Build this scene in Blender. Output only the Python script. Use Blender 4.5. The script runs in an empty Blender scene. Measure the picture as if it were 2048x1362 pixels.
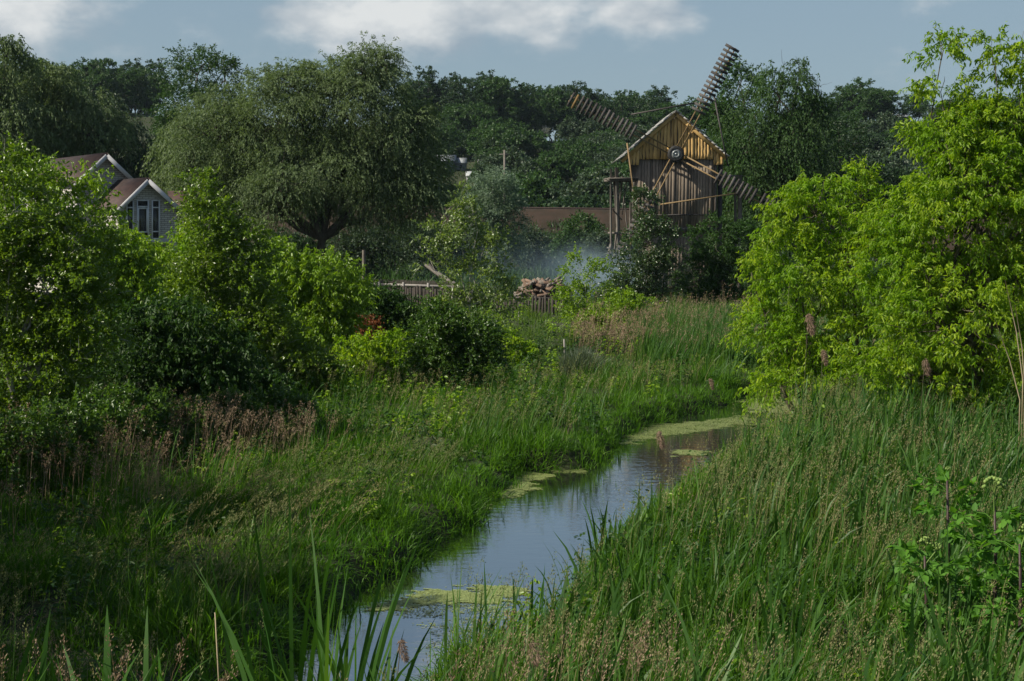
import bpy, math, random
import numpy as np
from mathutils import Vector, Matrix
PI = math.pi
sc = bpy.context.scene
C = sc.collection
rnd = random.Random(7)
R = np.random.default_rng(11)

# ------------------------------------------------------------------ camera
F, CX, CY = 2844.0, 1024.0, 681.0          # focal length and centre in photo pixels
CAMZ = 5.0
PITCH = math.atan(221 / F)
cam_d = bpy.data.cameras.new('camera'); cam = bpy.data.objects.new('camera', cam_d); C.objects.link(cam)
cam_d.sensor_width = 36; cam_d.lens = 36 * F / 2048; cam_d.clip_start = .1; cam_d.clip_end = 5000
cam.location = (0, 0, CAMZ); cam.rotation_euler = (PI / 2 - PITCH, 0, 0)
sc.camera = cam
# ------------------------------------------------------------------ light
SUN_AZ, SUN_EL = math.radians(-107), math.radians(41)      # azimuth from +Y towards +X
sd = Vector((math.sin(SUN_AZ) * math.cos(SUN_EL), math.cos(SUN_AZ) * math.cos(SUN_EL), math.sin(SUN_EL)))
ld = bpy.data.lights.new('sun', 'SUN'); ld.energy = 5.0; ld.angle = math.radians(.6); ld.color = (1, .92, .76)
lo = bpy.data.objects.new('sun', ld); C.objects.link(lo); lo.rotation_euler = sd.to_track_quat('Z', 'Y').to_euler()
lo.location = (-40, 0, 60)
sc.view_settings.view_transform = 'Standard'; sc.view_settings.look = 'None'
sc.view_settings.exposure = 0.5; sc.view_settings.gamma = 1
w = bpy.data.worlds.new('World'); sc.world = w; w.use_nodes = True
nt = w.node_tree; nt.nodes.clear()
def N(t, nt, **k):
    n = nt.nodes.new(t)
    for a, b in k.items(): setattr(n, a, b)
    return n
def sky_world():
    L = nt.links.new
    out = N('ShaderNodeOutputWorld', nt); bg = N('ShaderNodeBackground', nt); bg.inputs[1].default_value = .067
    sky = N('ShaderNodeTexSky', nt, sky_type='NISHITA', sun_disc=False, sun_elevation=SUN_EL, sun_rotation=SUN_AZ)
    sky.air_density = 1.0; sky.dust_density = 1.6; sky.ozone_density = 1.2
    tc = N('ShaderNodeTexCoord', nt); sx = N('ShaderNodeSeparateXYZ', nt); L(tc.outputs['Generated'], sx.inputs[0])
    def M(op, a, b=None, c=None, clamp=False):
        m = N('ShaderNodeMath', nt, operation=op, use_clamp=clamp)
        for i, v in enumerate((a, b, c)):
            if v is None: continue
            if isinstance(v, (int, float)): m.inputs[i].default_value = v
            else: L(v, m.inputs[i])
        return m.outputs[0]
    az = M('ARCTAN2', sx.outputs[0], sx.outputs[1]); el = M('ARCSINE', sx.outputs[2])
    cv = N('ShaderNodeCombineXYZ', nt); L(az, cv.inputs[0]); L(M('MULTIPLY', el, 1.7), cv.inputs[1])
    n1 = N('ShaderNodeTexNoise', nt); n1.inputs['Scale'].default_value = 13; n1.inputs['Detail'].default_value = 9; n1.inputs['Roughness'].default_value = .55
    L(cv.outputs[0], n1.inputs['Vector'])
    nz = M('SUBTRACT', n1.outputs[0], .5)
    # banks of cumulus: azimuth, elevation, half width, half height, weight
    banks = [(0.01, .150, .105, .028, 1.15), (-.06, .146, .05, .026, .8), (.085, .152, .035, .02, .5), (-.335, .142, .085, .035, 1.15),
             (-.14, .140, .055, .02, 1.0), (-.21, .118, .12, .012, .3), (.33, .158, .06, .012, .7), (.30, .11, .06, .022, .6),
             (.0, .33, .3, .07, .8), (-.5, .3, .2, .08, .8), (.55, .28, .2, .06, .7)]
    tot = None
    for a, e, ra, re, wt in banks:
        dx = M('DIVIDE', M('SUBTRACT', az, a), ra); dy = M('DIVIDE', M('SUBTRACT', el, e), re)
        d = M('ADD', M('MULTIPLY', dx, dx), M('MULTIPLY', dy, dy))
        g = M('MULTIPLY', M('POWER', 2.718, M('MULTIPLY', d, -1.0)), wt)
        tot = g if tot is None else M('ADD', tot, g)
    base = M('ADD', tot, M('MULTIPLY', nz, 3.3))
    mask = N('ShaderNodeMapRange', nt, interpolation_type='SMOOTHSTEP'); L(base, mask.inputs[0])
    mask.inputs[1].default_value = .36; mask.inputs[2].default_value = 1.35; mask.inputs[4].default_value = .85
    # bright tops, grey bellies
    n2 = N('ShaderNodeTexNoise', nt); n2.inputs['Scale'].default_value = 20; n2.inputs['Detail'].default_value = 8; n2.inputs['Roughness'].default_value = .5
    off = N('ShaderNodeVectorMath', nt, operation='ADD'); L(cv.outputs[0], off.inputs[0]); off.inputs[1].default_value = (3.1, .02, 1.7); L(off.outputs[0], n2.inputs['Vector'])
    cr = N('ShaderNodeValToRGB', nt); L(M('ADD', M('MULTIPLY', n2.outputs[0], 1.0), M('MULTIPLY', base, .16)), cr.inputs[0])
    cr.color_ramp.elements[0].position = .46; cr.color_ramp.elements[0].color = (3.6, 4.3, 5.0, 1)
    cr.color_ramp.elements[1].position = .84; cr.color_ramp.elements[1].color = (8.6, 8.7, 8.6, 1)
    # thin veil over the blue
    mx0 = N('ShaderNodeMix', nt, data_type='RGBA'); vl = N('ShaderNodeMapRange', nt, interpolation_type='SMOOTHSTEP'); L(el, vl.inputs[0]); vl.inputs[1].default_value = .12; vl.inputs[2].default_value = .55; vl.inputs[3].default_value = .62; vl.inputs[4].default_value = .08; L(vl.outputs[0], mx0.inputs[0])
    L(sky.outputs[0], mx0.inputs['A']); mx0.inputs['B'].default_value = (3.05, 4.25, 5.15, 1)
    mx = N('ShaderNodeMix', nt, data_type='RGBA'); L(mask.outputs[0], mx.inputs[0]); L(mx0.outputs['Result'], mx.inputs['A']); L(cr.outputs[0], mx.inputs['B'])
    L(mx.outputs['Result'], bg.inputs[0]); L(bg.outputs[0], out.inputs[0])
sky_world()

# ------------------------------------------------------------------ geometry of the view
SP, CP = math.sin(PITCH), math.cos(PITCH)
def ray(px, py):
    dx, dy = (px - CX) / F, (CY - py) / F
    return np.array([dx, CP + dy * SP, -SP + dy * CP])
def at(px, py, Y):                        # photo direction at depth Y metres
    r = ray(px, py); return np.array([0, 0, CAMZ]) + r * (Y / r[1])
def gnd(px, py, z=0):
    r = ray(px, py); return np.array([0, 0, CAMZ]) + r * ((z - CAMZ) / r[2])
def unit(v): return v / np.maximum(np.linalg.norm(v, axis=-1, keepdims=True), 1e-9)
_ph = R.uniform(0, 6.28, (24,)); _fr = R.normal(0, 1, (24, 3))
def noise(x, y, z=0., s=1.):              # cheap smooth noise, about -1..1
    o = 0
    for i in range(8):
        f = _fr[i] * s * (1.0 + .35 * i)
        o = o + np.sin(x * f[0] + y * f[1] + z * f[2] + _ph[i]) / (1 + .3 * i)
    return o / 3.0
# ------------------------------------------------------------------ properties, objects
def tag(o, label=None, cat=None, group=None, kind=None):
    if label: o['label'] = label
    if cat: o['category'] = cat
    if group: o['group'] = group
    if kind: o['kind'] = kind
    return o
def empty(name, loc, label, cat, group=None):
    o = bpy.data.objects.new(name, None); C.objects.link(o); o.location = loc; o.empty_display_size = .3
    return tag(o, label, cat, group)
def root_loc(o):
    v = Vector((0, 0, 0))
    while o is not None: v += o.location; o = o.parent
    return np.array(v)
def mkmesh(name, V, faces, n=4):
    me = bpy.data.meshes.new(name)
    V = np.asarray(V, dtype=np.float32).reshape(-1, 3); Fa = np.asarray(faces, dtype=np.int32).reshape(-1, n)
    me.vertices.add(len(V)); me.vertices.foreach_set('co', V.ravel())
    me.loops.add(Fa.size); me.loops.foreach_set('vertex_index', Fa.ravel())
    me.polygons.add(len(Fa)); me.polygons.foreach_set('loop_start', np.arange(0, Fa.size, n, dtype=np.int32))
    try: me.polygons.foreach_set('loop_total', np.full(len(Fa), n, dtype=np.int32))
    except Exception: pass
    me.update(calc_edges=True)
    return me
def obj(name, V, faces, m, parent=None, n=4, loc=None, smooth=False):
    """verts in world coordinates; linked as ONE mesh object"""
    if parent is not None: off = root_loc(parent)
    else: off = np.array(loc if loc is not None else (0, 0, 0), dtype=float)
    me = mkmesh(name, np.asarray(V).reshape(-1, 3) - off, faces, n); me.materials.append(m)
    if smooth: me.polygons.foreach_set('use_smooth', np.ones(len(me.polygons), dtype=bool))
    o = bpy.data.objects.new(name, me); C.objects.link(o)
    if parent is not None: o.parent = parent
    else: o.location = off
    return o
class MB:                                   # quads only
    def __init__(s): s.v = []; s.f = []; s.n = 0
    def add(s, V, Fa):
        V = np.asarray(V, float).reshape(-1, 3); Fa = np.asarray(Fa, int).reshape(-1, 4)
        s.v.append(V); s.f.append(Fa + s.n); s.n += len(V); return s
    def hexa(s, p):                         # 8 corners: bottom 4 ccw, top 4
        return s.add(p, [(3, 2, 1, 0), (4, 5, 6, 7), (0, 1, 5, 4), (1, 2, 6, 5), (2, 3, 7, 6), (3, 0, 4, 7)])
    def bar(s, a, b, w, h, side=(0, 1, 0)): # rectangular bar from a to b; w along side, h across
        a = np.array(a, float); b = np.array(b, float); d = unit(b - a); sd_ = np.array(side, float); sd_ = unit(sd_ - d * (sd_ @ d)); u = np.cross(d, sd_)
        p = [a - sd_ * w / 2 - u * h / 2, a + sd_ * w / 2 - u * h / 2, a + sd_ * w / 2 + u * h / 2, a - sd_ * w / 2 + u * h / 2]
        return s.hexa(p + [q + (b - a) for q in p])
    def tube(s, pts, rad, k=6):
        pts = np.asarray(pts, float); rad = np.broadcast_to(rad, (len(pts),))
        T = unit(np.gradient(pts, axis=0)); ref = np.array([.3, .2, .93]); 
        A = unit(np.cross(T, ref + 1e-3)); B = np.cross(T, A)
        an = np.arange(k) * 2 * PI / k
        ring = pts[:, None, :] + rad[:, None, None] * (np.cos(an)[None, :, None] * A[:, None, :] + np.sin(an)[None, :, None] * B[:, None, :])
        n = len(pts); i = np.arange(n - 1)[:, None] * k; j = np.arange(k)[None, :]; j2 = (j + 1) % k
        fa = np.stack([i + j, i + j2, i + k + j2, i + k + j], -1).reshape(-1, 4)
        V = ring.reshape(-1, 3); s.add(V, fa)
        # caps
        if k == 6:
            for b0 in (0, (n - 1) * k): s.f.append(np.array([[b0, b0 + 1, b0 + 2, b0 + 3], [b0, b0 + 3, b0 + 4, b0 + 5]]) + s.n - len(V))
        return s
    def lathe(s, c, axis, prof, k=20):      # prof: list of (distance along axis, radius)
        c = np.array(c, float); ax = unit(np.array(axis, float)); A = unit(np.cross(ax, (.1, .2, .95))); B = np.cross(ax, A)
        an = np.arange(k) * 2 * PI / k
        ring = [c + ax * t + r * (np.cos(q) * A + np.sin(q) * B) for t, r in prof for q in an]
        fa = [(i * k + j, i * k + (j + 1) % k, (i + 1) * k + (j + 1) % k, (i + 1) * k + j) for i in range(len(prof) - 1) for j in range(k)]
        return s.add(ring, fa)
    def build(s, name, m, parent=None, loc=None, smooth=False):
        return obj(name, np.concatenate(s.v), np.concatenate(s.f), m, parent, 4, loc, smooth)

# ------------------------------------------------------------------ materials
def newmat(name):
    m = bpy.data.materials.new(name); m.use_nodes = True; t = m.node_tree; t.nodes.clear(); return m, t
def foliage(name, c1, c2, c3=None, trans=.4, rough=.42, spec=.45, tcol=None, ns=.25):
    """leaf: colour varies leaf by leaf (c1..c2) and branch by branch (c3); light passes through"""
    m, t = newmat(name); L = t.links.new
    out = N('ShaderNodeOutputMaterial', t); g = N('ShaderNodeNewGeometry', t); cr = N('ShaderNodeMix', t, data_type='RGBA')
    L(g.outputs['Random Per Island'], cr.inputs[0]); cr.inputs['A'].default_value = (*c1, 1); cr.inputs['B'].default_value = (*c2, 1)
    col = cr.outputs['Result']
    if c3:
        tc = N('ShaderNodeTexCoord', t); nz = N('ShaderNodeTexNoise', t); nz.inputs['Scale'].default_value = ns; nz.inputs['Detail'].default_value = 3
        L(tc.outputs['Object'], nz.inputs['Vector'])
        mr = N('ShaderNodeMapRange', t); L(nz.outputs[0], mr.inputs[0]); mr.inputs[1].default_value = .42; mr.inputs[2].default_value = .62
        mx = N('ShaderNodeMix', t, data_type='RGBA'); L(mr.outputs[0], mx.inputs[0]); L(col, mx.inputs['A']); mx.inputs['B'].default_value = (*c3, 1); col = mx.outputs['Result']
    p = N('ShaderNodeBsdfPrincipled', t); L(col, p.inputs['Base Color']); p.inputs['Roughness'].default_value = rough; p.inputs['Specular IOR Level'].default_value = spec
    tr = N('ShaderNodeBsdfTranslucent', t); hs = N('ShaderNodeMix', t, data_type='RGBA', blend_type='MULTIPLY'); hs.inputs[0].default_value = 1; L(col, hs.inputs['A'])
    hs.inputs['B'].default_value = (*(tcol or (1.5, 1.45, .6)), 1); L(hs.outputs['Result'], tr.inputs[0])
    ms = N('ShaderNodeMixShader', t); ms.inputs[0].default_value = trans; L(p.outputs[0], ms.inputs[1]); L(tr.outputs[0], ms.inputs[2]); L(ms.outputs[0], out.inputs[0])
    return m
def solid(name, c1, c2, scale=3., rough=.8, stretch=(1, 1, 1), island=.0, bump=.3, spec=.3, metal=0., c3=None):
    m, t = newmat(name); L = t.links.new
    out = N('ShaderNodeOutputMaterial', t); p = N('ShaderNodeBsdfPrincipled', t); tc = N('ShaderNodeTexCoord', t); mp = N('ShaderNodeMapping', t)
    mp.inputs['Scale'].default_value = stretch; L(tc.outputs['Object'], mp.inputs[0])
    nz = N('ShaderNodeTexNoise', t); nz.inputs['Scale'].default_value = scale; nz.inputs['Detail'].default_value = 7; nz.inputs['Roughness'].default_value = .65; L(mp.outputs[0], nz.inputs['Vector'])
    mr = N('ShaderNodeMapRange', t); L(nz.outputs[0], mr.inputs[0]); mr.inputs[1].default_value = .33; mr.inputs[2].default_value = .67
    mx = N('ShaderNodeMix', t, data_type='RGBA'); L(mr.outputs[0], mx.inputs[0]); mx.inputs['A'].default_value = (*c1, 1); mx.inputs['B'].default_value = (*c2, 1)
    col = mx.outputs['Result']
    if island > 0:
        g = N('ShaderNodeNewGeometry', t); hv = N('ShaderNodeHueSaturation', t); m2 = N('ShaderNodeMapRange', t); L(g.outputs['Random Per Island'], m2.inputs[0])
        m2.inputs[3].default_value = 1 - island; m2.inputs[4].default_value = 1 + island; L(m2.outputs[0], hv.inputs['Value']); L(col, hv.inputs['Color']); col = hv.outputs[0]
    L(col, p.inputs['Base Color']); p.inputs['Roughness'].default_value = rough; p.inputs['Specular IOR Level'].default_value = spec; p.inputs['Metallic'].default_value = metal
    if bump: 
        b = N('ShaderNodeBump', t); b.inputs['Strength'].default_value = bump; b.inputs['Distance'].default_value = .03; L(nz.outputs[0], b.inputs['Height']); L(b.outputs[0], p.inputs['Normal'])
    L(p.outputs[0], out.inputs[0]); return m
bark = solid('bark', (.035, .03, .024), (.085, .075, .06), 6, .9, (1, 1, .25))
bark_pale = solid('pale_bark', (.25, .24, .21), (.42, .4, .36), 5, .8, (1, 1, .6))
bark_green = solid('green_bark', (.05, .045, .03), (.11, .095, .06), 6, .85, (1, 1, .3))
grey_plank = solid('weathered_planks', (.10, .078, .060), (.23, .19, .15), 5, .85, (6, 6, .5), .38)
new_plank = solid('fresh_planks', (.37, .23, .085), (.58, .385, .15), 4, .7, (5, 5, .5), .28)
dark_plank = solid('dark_planks', (.035, .031, .03), (.08, .074, .072), 5, .75, (2, 2, 2), .45)
pole_wood = solid('peeled_pole', (.16, .11, .05), (.25, .17, .085), 5, .7)
old_wood = solid('old_wood', (.09, .08, .07), (.2, .18, .16), 6, .85, (3, 3, .4), .3)
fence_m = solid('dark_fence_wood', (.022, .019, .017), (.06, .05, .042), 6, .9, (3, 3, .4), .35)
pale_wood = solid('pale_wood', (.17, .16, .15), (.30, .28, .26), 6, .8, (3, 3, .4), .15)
tyre = solid('tyre_rubber', (.012, .012, .013), (.03, .03, .03), 12, .7)
metal = solid('dull_metal', (.16, .17, .17), (.34, .36, .36), 9, .45, metal=.6)

# ------------------------------------------------------------------ terrain
left_px = [(300, 1750), (440, 1500), (560, 1362), (640, 1236), (700, 1192), (790, 1150), (820, 1112), (880, 1082), (935, 1055), (962, 1010), (1000, 985), (1010, 962), (1060, 942), (1150, 940),
           (1205, 932), (1222, 905), (1235, 880), (1280, 852), (1340, 838), (1440, 815), (1465, 796), (1540, 790), (1700, 787), (1950, 785), (2300, 780)]
right_px = [(2300, 835), (1950, 835), (1700, 835), (1560, 848), (1520, 868), (1480, 888), (1430, 914), (1370, 952), (1315, 994), (1262, 1034), (1198, 1082), (1164, 1132), (1140, 1192), (1050, 1238),
            (920, 1272), (885, 1310), (885, 1362), (860, 1450), (800, 1700)]
poly = np.array([gnd(px, py, 0)[:2] for px, py in left_px] + [gnd(px, py, .38)[:2] for px, py in right_px])
def sdf(x, y):                             # signed distance to the creek, negative inside
    x = np.asarray(x, float); y = np.asarray(y, float); sh = x.shape; x = x.ravel(); y = y.ravel(); X0, Y0 = x, y
    d = np.full(x.shape, 1e9); ins = np.zeros(x.shape, bool); n = len(poly)
    for i in range(n):
        a, b = poly[i], poly[(i + 1) % n]; e = b - a; wx, wy = x - a[0], y - a[1]
        t = np.clip((wx * e[0] + wy * e[1]) / (e @ e), 0, 1); d = np.minimum(d, (wx - e[0] * t) ** 2 + (wy - e[1] * t) ** 2)
        c = ((a[1] > y) != (b[1] > y)); xx = a[0] + (y - a[1]) / (b[1] - a[1] + 1e-12) * e[0]; ins ^= (c & (x < xx))
    d = np.sqrt(d); d = np.where(ins, -d, d) + .22 * noise(X0, Y0, 2, 1.6) + .10 * noise(X0, Y0, 6, 4.5); return d.reshape(sh)
def ss(a, b, x): t = np.clip((x - a) / (b - a), 0, 1); return t * t * (3 - 2 * t)
def terr(x, y, d=None):
    x = np.asarray(x, float); y = np.asarray(y, float)
    if d is None: d = sdf(x, y)
    h = .42 + .10 * noise(x, y, 0, .35) + .13 * noise(x, y, 3, 1.3) * ss(.2, 1.5, d) + .25 * ss(3, 14, d) + .2 * ss(55, 90, y)
    h = h + .25 * np.clip(13. - y, 0, 12)
    h = -.55 + (h + .55) * ss(-.5, .55, d)
    top = np.interp(x, [-300, -95, 0, 22, 50, 85, 110, 300], [34, 31, 27, 24, 24, 30, 31, 28])
    k = np.clip((y - 160) / 180, 0, 1); hill = top * (k ** 1.15) * (1 - .25 * ss(380, 600, y)) + 1.2 * noise(x, y, 5, .05) * ss(165, 230, y)
    return h + hill
def hit(px, py, lo=168., hi=360.):        # where this photo direction meets the hillside
    for Yq in np.arange(lo, hi, 1.5):
        p = at(px, py, Yq)
        if float(terr(p[0], Yq, 50.)) >= p[2]: return Yq
    return hi
def axis(spec):
    o = [spec[0][0]]
    for (a, b, st) in spec: 
        n = max(1, int(round((b - a) / st))); o += list(np.linspace(a, b, n + 1)[1:])
    return np.array(o)
gx = axis([(-1500, -300, 100), (-300, -60, 8), (-60, -16, 1.5), (-16, 18, .22), (18, 60, 1.5), (60, 300, 8), (300, 1500, 100)])
gy = axis([(-80, 4, 6), (4, 52, .22), (52, 110, 1.2), (110, 420, 5), (420, 1500, 90)])
X, Y = np.meshgrid(gx, gy); D = np.full(X.shape, 50.); near = (Y < 70) & (np.abs(X) < 60); D[near] = sdf(X[near], Y[near])
Z = terr(X, Y, D)
nx, ny = len(gx), len(gy); ii = (np.arange(ny - 1)[:, None] * nx + np.arange(nx - 1)[None, :]).ravel()
soil = solid('soil_and_turf', (.018, .022, .010), (.035, .045, .016), .8, .95, bump=.2)
g = obj('ground', np.stack([X, Y, Z], -1), np.stack([ii, ii + 1, ii + 1 + nx, ii + nx], -1), soil, smooth=True)
tag(g, kind='structure')
# water
def water_mat():
    m, t = newmat('creek_water'); L = t.links.new
    out = N('ShaderNodeOutputMaterial', t); p = N('ShaderNodeBsdfPrincipled', t)
    p.inputs['Base Color'].default_value = (.012, .014, .010, 1); p.inputs['Roughness'].default_value = .05; p.inputs['IOR'].default_value = 1.5; p.inputs['Specular IOR Level'].default_value = .9
    tc = N('ShaderNodeTexCoord', t); mp = N('ShaderNodeMapping', t); mp.inputs['Scale'].default_value = (1.1, 2.4, 1); mp.inputs['Rotation'].default_value = (0, 0, .15); L(tc.outputs['Object'], mp.inputs[0])
    n1 = N('ShaderNodeTexNoise', t); n1.inputs['Scale'].default_value = 2.2; n1.inputs['Detail'].default_value = 3; L(mp.outputs[0], n1.inputs['Vector'])
    n2 = N('ShaderNodeTexNoise', t); n2.inputs['Scale'].default_value = 9; n2.inputs['Detail'].default_value = 2; L(mp.outputs[0], n2.inputs['Vector'])
    b1 = N('ShaderNodeBump', t); b1.inputs['Strength'].default_value = .25; b1.inputs['Distance'].default_value = .012; L(n1.outputs[0], b1.inputs['Height'])
    b2 = N('ShaderNodeBump', t); b2.inputs['Strength'].default_value = .22; b2.inputs['Distance'].default_value = .003; L(n2.outputs[0], b2.inputs['Height']); L(b1.outputs[0], b2.inputs['Normal'])
    L(b2.outputs[0], p.inputs['Normal']); gl = N('ShaderNodeBsdfGlossy', t); gl.inputs['Roughness'].default_value = .03; gl.inputs[0].default_value = (.9, .95, 1, 1); L(b2.outputs[0], gl.inputs['Normal']); ms = N('ShaderNodeMixShader', t); ms.inputs[0].default_value = .42; L(p.outputs[0], ms.inputs[1]); L(gl.outputs[0], ms.inputs[2]); L(ms.outputs[0], out.inputs[0]); return m
wo = obj('water', [(-14, 5, 0), (24, 5, 0), (24, 52, 0), (-14, 52, 0)], [(0, 1, 2, 3)], water_mat()); tag(wo, kind='structure')
# railway embankment across the valley
emb = solid('embankment_gravel', (.016, .015, .008), (.045, .028, .020), .5, .95, bump=.8)
ex = np.linspace(-150, 190, 171); prof = [(139.5, 0), (141, 1.6), (146, 4.6), (149.4, 7.25), (150, 7.5), (154.5, 7.5), (158, 5), (166, 0)]
EV = []
for x in ex:
    for (y, z) in prof:
        q = .0 if z > 7.4 else .28
        EV.append((x, y + q * noise(x, y, z, .9), (z - .012 * (x + 20)) + q * noise(x, z, y, 1.1) - (1.0 if z == 0 else 0)))
npf = len(prof); ii = (np.arange(len(ex) - 1)[:, None] * npf + np.arange(npf - 1)[None, :]).ravel()
tag(obj('embankment', EV, np.stack([ii, ii + npf, ii + npf + 1, ii + 1], -1), emb), kind='structure')
rail_m = solid('rail_steel', (.03, .02, .018), (.06, .04, .035), 3, .6)
for yy, lb in ((151.4, 'near rusty rail running along the top of the brown embankment'), (152.9, 'far rusty rail running along the top of the brown embankment')):
    b = MB(); b.bar((-150, yy, 7.6 - .012 * (-130)), (190, yy, 7.6 - .012 * 210), .08, .2)
    tag(b.build('rail', rail_m, loc=(20, yy, 7.3)), lb, 'rail', 'rails on the embankment')

# ------------------------------------------------------------------ leaves, twigs, trees
def rdir(n, rng): return unit(rng.normal(0, 1, (n, 3)))
def leaf_mesh(B, T, L, W, rng, two=True, fold=.12, up=None):
    n = len(B); T = unit(T); Q = rdir(n, rng) if up is None else rdir(n, rng) * .8 + up
    S = unit(np.cross(T, Q)); Nn = np.cross(S, T); L = np.broadcast_to(L, (n,))[:, None]; W = np.broadcast_to(W, (n,))[:, None] / 2
    if not two:
        V = np.stack([B, B + T * L * .42 + S * W, B + T * L, B + T * L * .42 - S * W], 1)
        return V.reshape(-1, 3), np.arange(n * 4).reshape(-1, 4)
    f = Nn * W * fold * 4
    V = np.stack([B, B + T * L * .3 + S * W + f, B + T * L * .68 + S * W * .72 + f * .7, B + T * L - f * .3, B + T * L * .68 - S * W * .72 + f * .7, B + T * L * .3 - S * W + f], 1)
    i = np.arange(n)[:, None] * 6
    fa = np.concatenate([i + np.array([[0, 1, 2, 3]]), i + np.array([[0, 3, 4, 5]])], 0)
    return V.reshape(-1, 3), fa
def make_crown(blobs, rng, nsub, sub_r, ntw, tw_len, nleaf, ll, lw, style='spray', two=True, shell=(.45, 1.05), upb=.15):
    """blobs -> clumps -> twigs -> leaves. Returns leaf verts, faces and clump centres"""
    B = np.array([b[0] for b in blobs]); RR = np.array([b[1] for b in blobs]); sa = (RR[:, 0] * RR[:, 2] + RR[:, 1] * RR[:, 2] + RR[:, 0] * RR[:, 1]); pr = sa / sa.sum()
    k = rng.choice(len(B), nsub, p=pr); d = rdir(nsub, rng); d[:, 2] = np.where(rng.random(nsub) < .25, np.abs(d[:, 2]), d[:, 2])
    r = (shell[0] + (shell[1] - shell[0]) * rng.random(nsub) ** .6) * (1 + .16 * noise(d[:, 0] * 3 + B[k, 0], d[:, 1] * 3, d[:, 2] * 3, 1.2))
    Cc = B[k] + d * RR[k] * r[:, None]; outw = unit(d / RR[k])
    sr = sub_r * rng.uniform(.55, 1.25, nsub)
    n = nsub * ntw; kk = np.repeat(np.arange(nsub), ntw); d2 = rdir(n, rng); d2[:, 2] += upb; d2 = unit(d2)
    P0 = Cc[kk] + d2 * (sr[kk] * rng.uniform(.05, .75, n))[:, None] * np.array([1, 1, .75])
    if style == 'droop':
        Dd = unit(d2 * .7 + outw[kk] * .6 + np.array([0, 0, .1])); grav = 1.1
    elif style == 'soft':
        Dd = unit(d2 * .8 + outw[kk] * .7 + np.array([0, 0, .15])); grav = .62
    elif style == 'up':
        Dd = unit(d2 * .5 + outw[kk] * .4 + np.array([0, 0, .9])); grav = .15
    else:
        Dd = unit(d2 * .8 + outw[kk] * .7 + np.array([0, 0, .25])); grav = .35
    Lt = tw_len * rng.uniform(.5, 1.25, n); m = nleaf; N_ = n * m; tt = np.repeat(np.arange(n), m); t = (np.tile((np.arange(m) + .5) / m, n) + rng.normal(0, .04, N_)).clip(0.02, 1.05)
    pos = P0[tt] + Dd[tt] * (Lt[tt] * t)[:, None]; pos[:, 2] -= grav * Lt[tt] * t * t
    tan = Dd[tt] - np.array([0, 0, 1.]) * (2 * grav * t)[:, None]
    if style in ('droop', 'soft'): T = unit(tan) + rdir(N_, rng) * .55 + np.array([0, 0, -.5])
    elif style == 'elder': T = unit(tan) * .35 + rdir(N_, rng) * .75 + np.array([0, 0, -.75])
    else: T = unit(tan) * .5 + rdir(N_, rng) * .9 + np.array([0, 0, -.15])
    pos = pos + rdir(N_, rng) * (ll * .35)
    l = ll * rng.uniform(.65, 1.25, N_); V, Fa = leaf_mesh(pos, T, l, lw * rng.uniform(.7, 1.2, N_), rng, two)
    return V, Fa, Cc, (P0, Dd, Lt, grav)
def twig_strips(tw, rng, r=.006, frac=1.):
    P0, Dd, Lt, g_ = tw; n = len(P0); s = rng.random(n) < frac; P0, Dd, Lt = P0[s], Dd[s], Lt[s]; n = len(P0)
    t = np.array([0, .5, 1.]); P = P0[:, None] + Dd[:, None] * (Lt[:, None] * t)[..., None]; P[..., 2] -= g_ * Lt[:, None] * t * t
    S = unit(np.cross(Dd, rdir(n, rng)))[:, None] * (r * np.array([1, .7, .25]))[None, :, None]
    V = np.stack([P - S, P + S], 2).reshape(-1, 3); i = np.arange(n)[:, None] * 6
    return V, np.concatenate([i + np.array([[0, 1, 3, 2]]), i + np.array([[2, 3, 5, 4]])])
def limb(mb, a, b, r0, r1, rng, sag=.1, n=6, k=6):
    a = np.array(a, float); b = np.array(b, float); t = np.linspace(0, 1, n)[:, None]; L = np.linalg.norm(b - a); w = rng.normal(0, L * .05, (n, 3)); w[0] = w[-1] = 0
    bow = np.array([0, 0, 1.]) * np.sin(t * PI) * L * sag
    mb.tube(a + (b - a) * t + w + bow, np.linspace(r0, r1, n), k)
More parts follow.
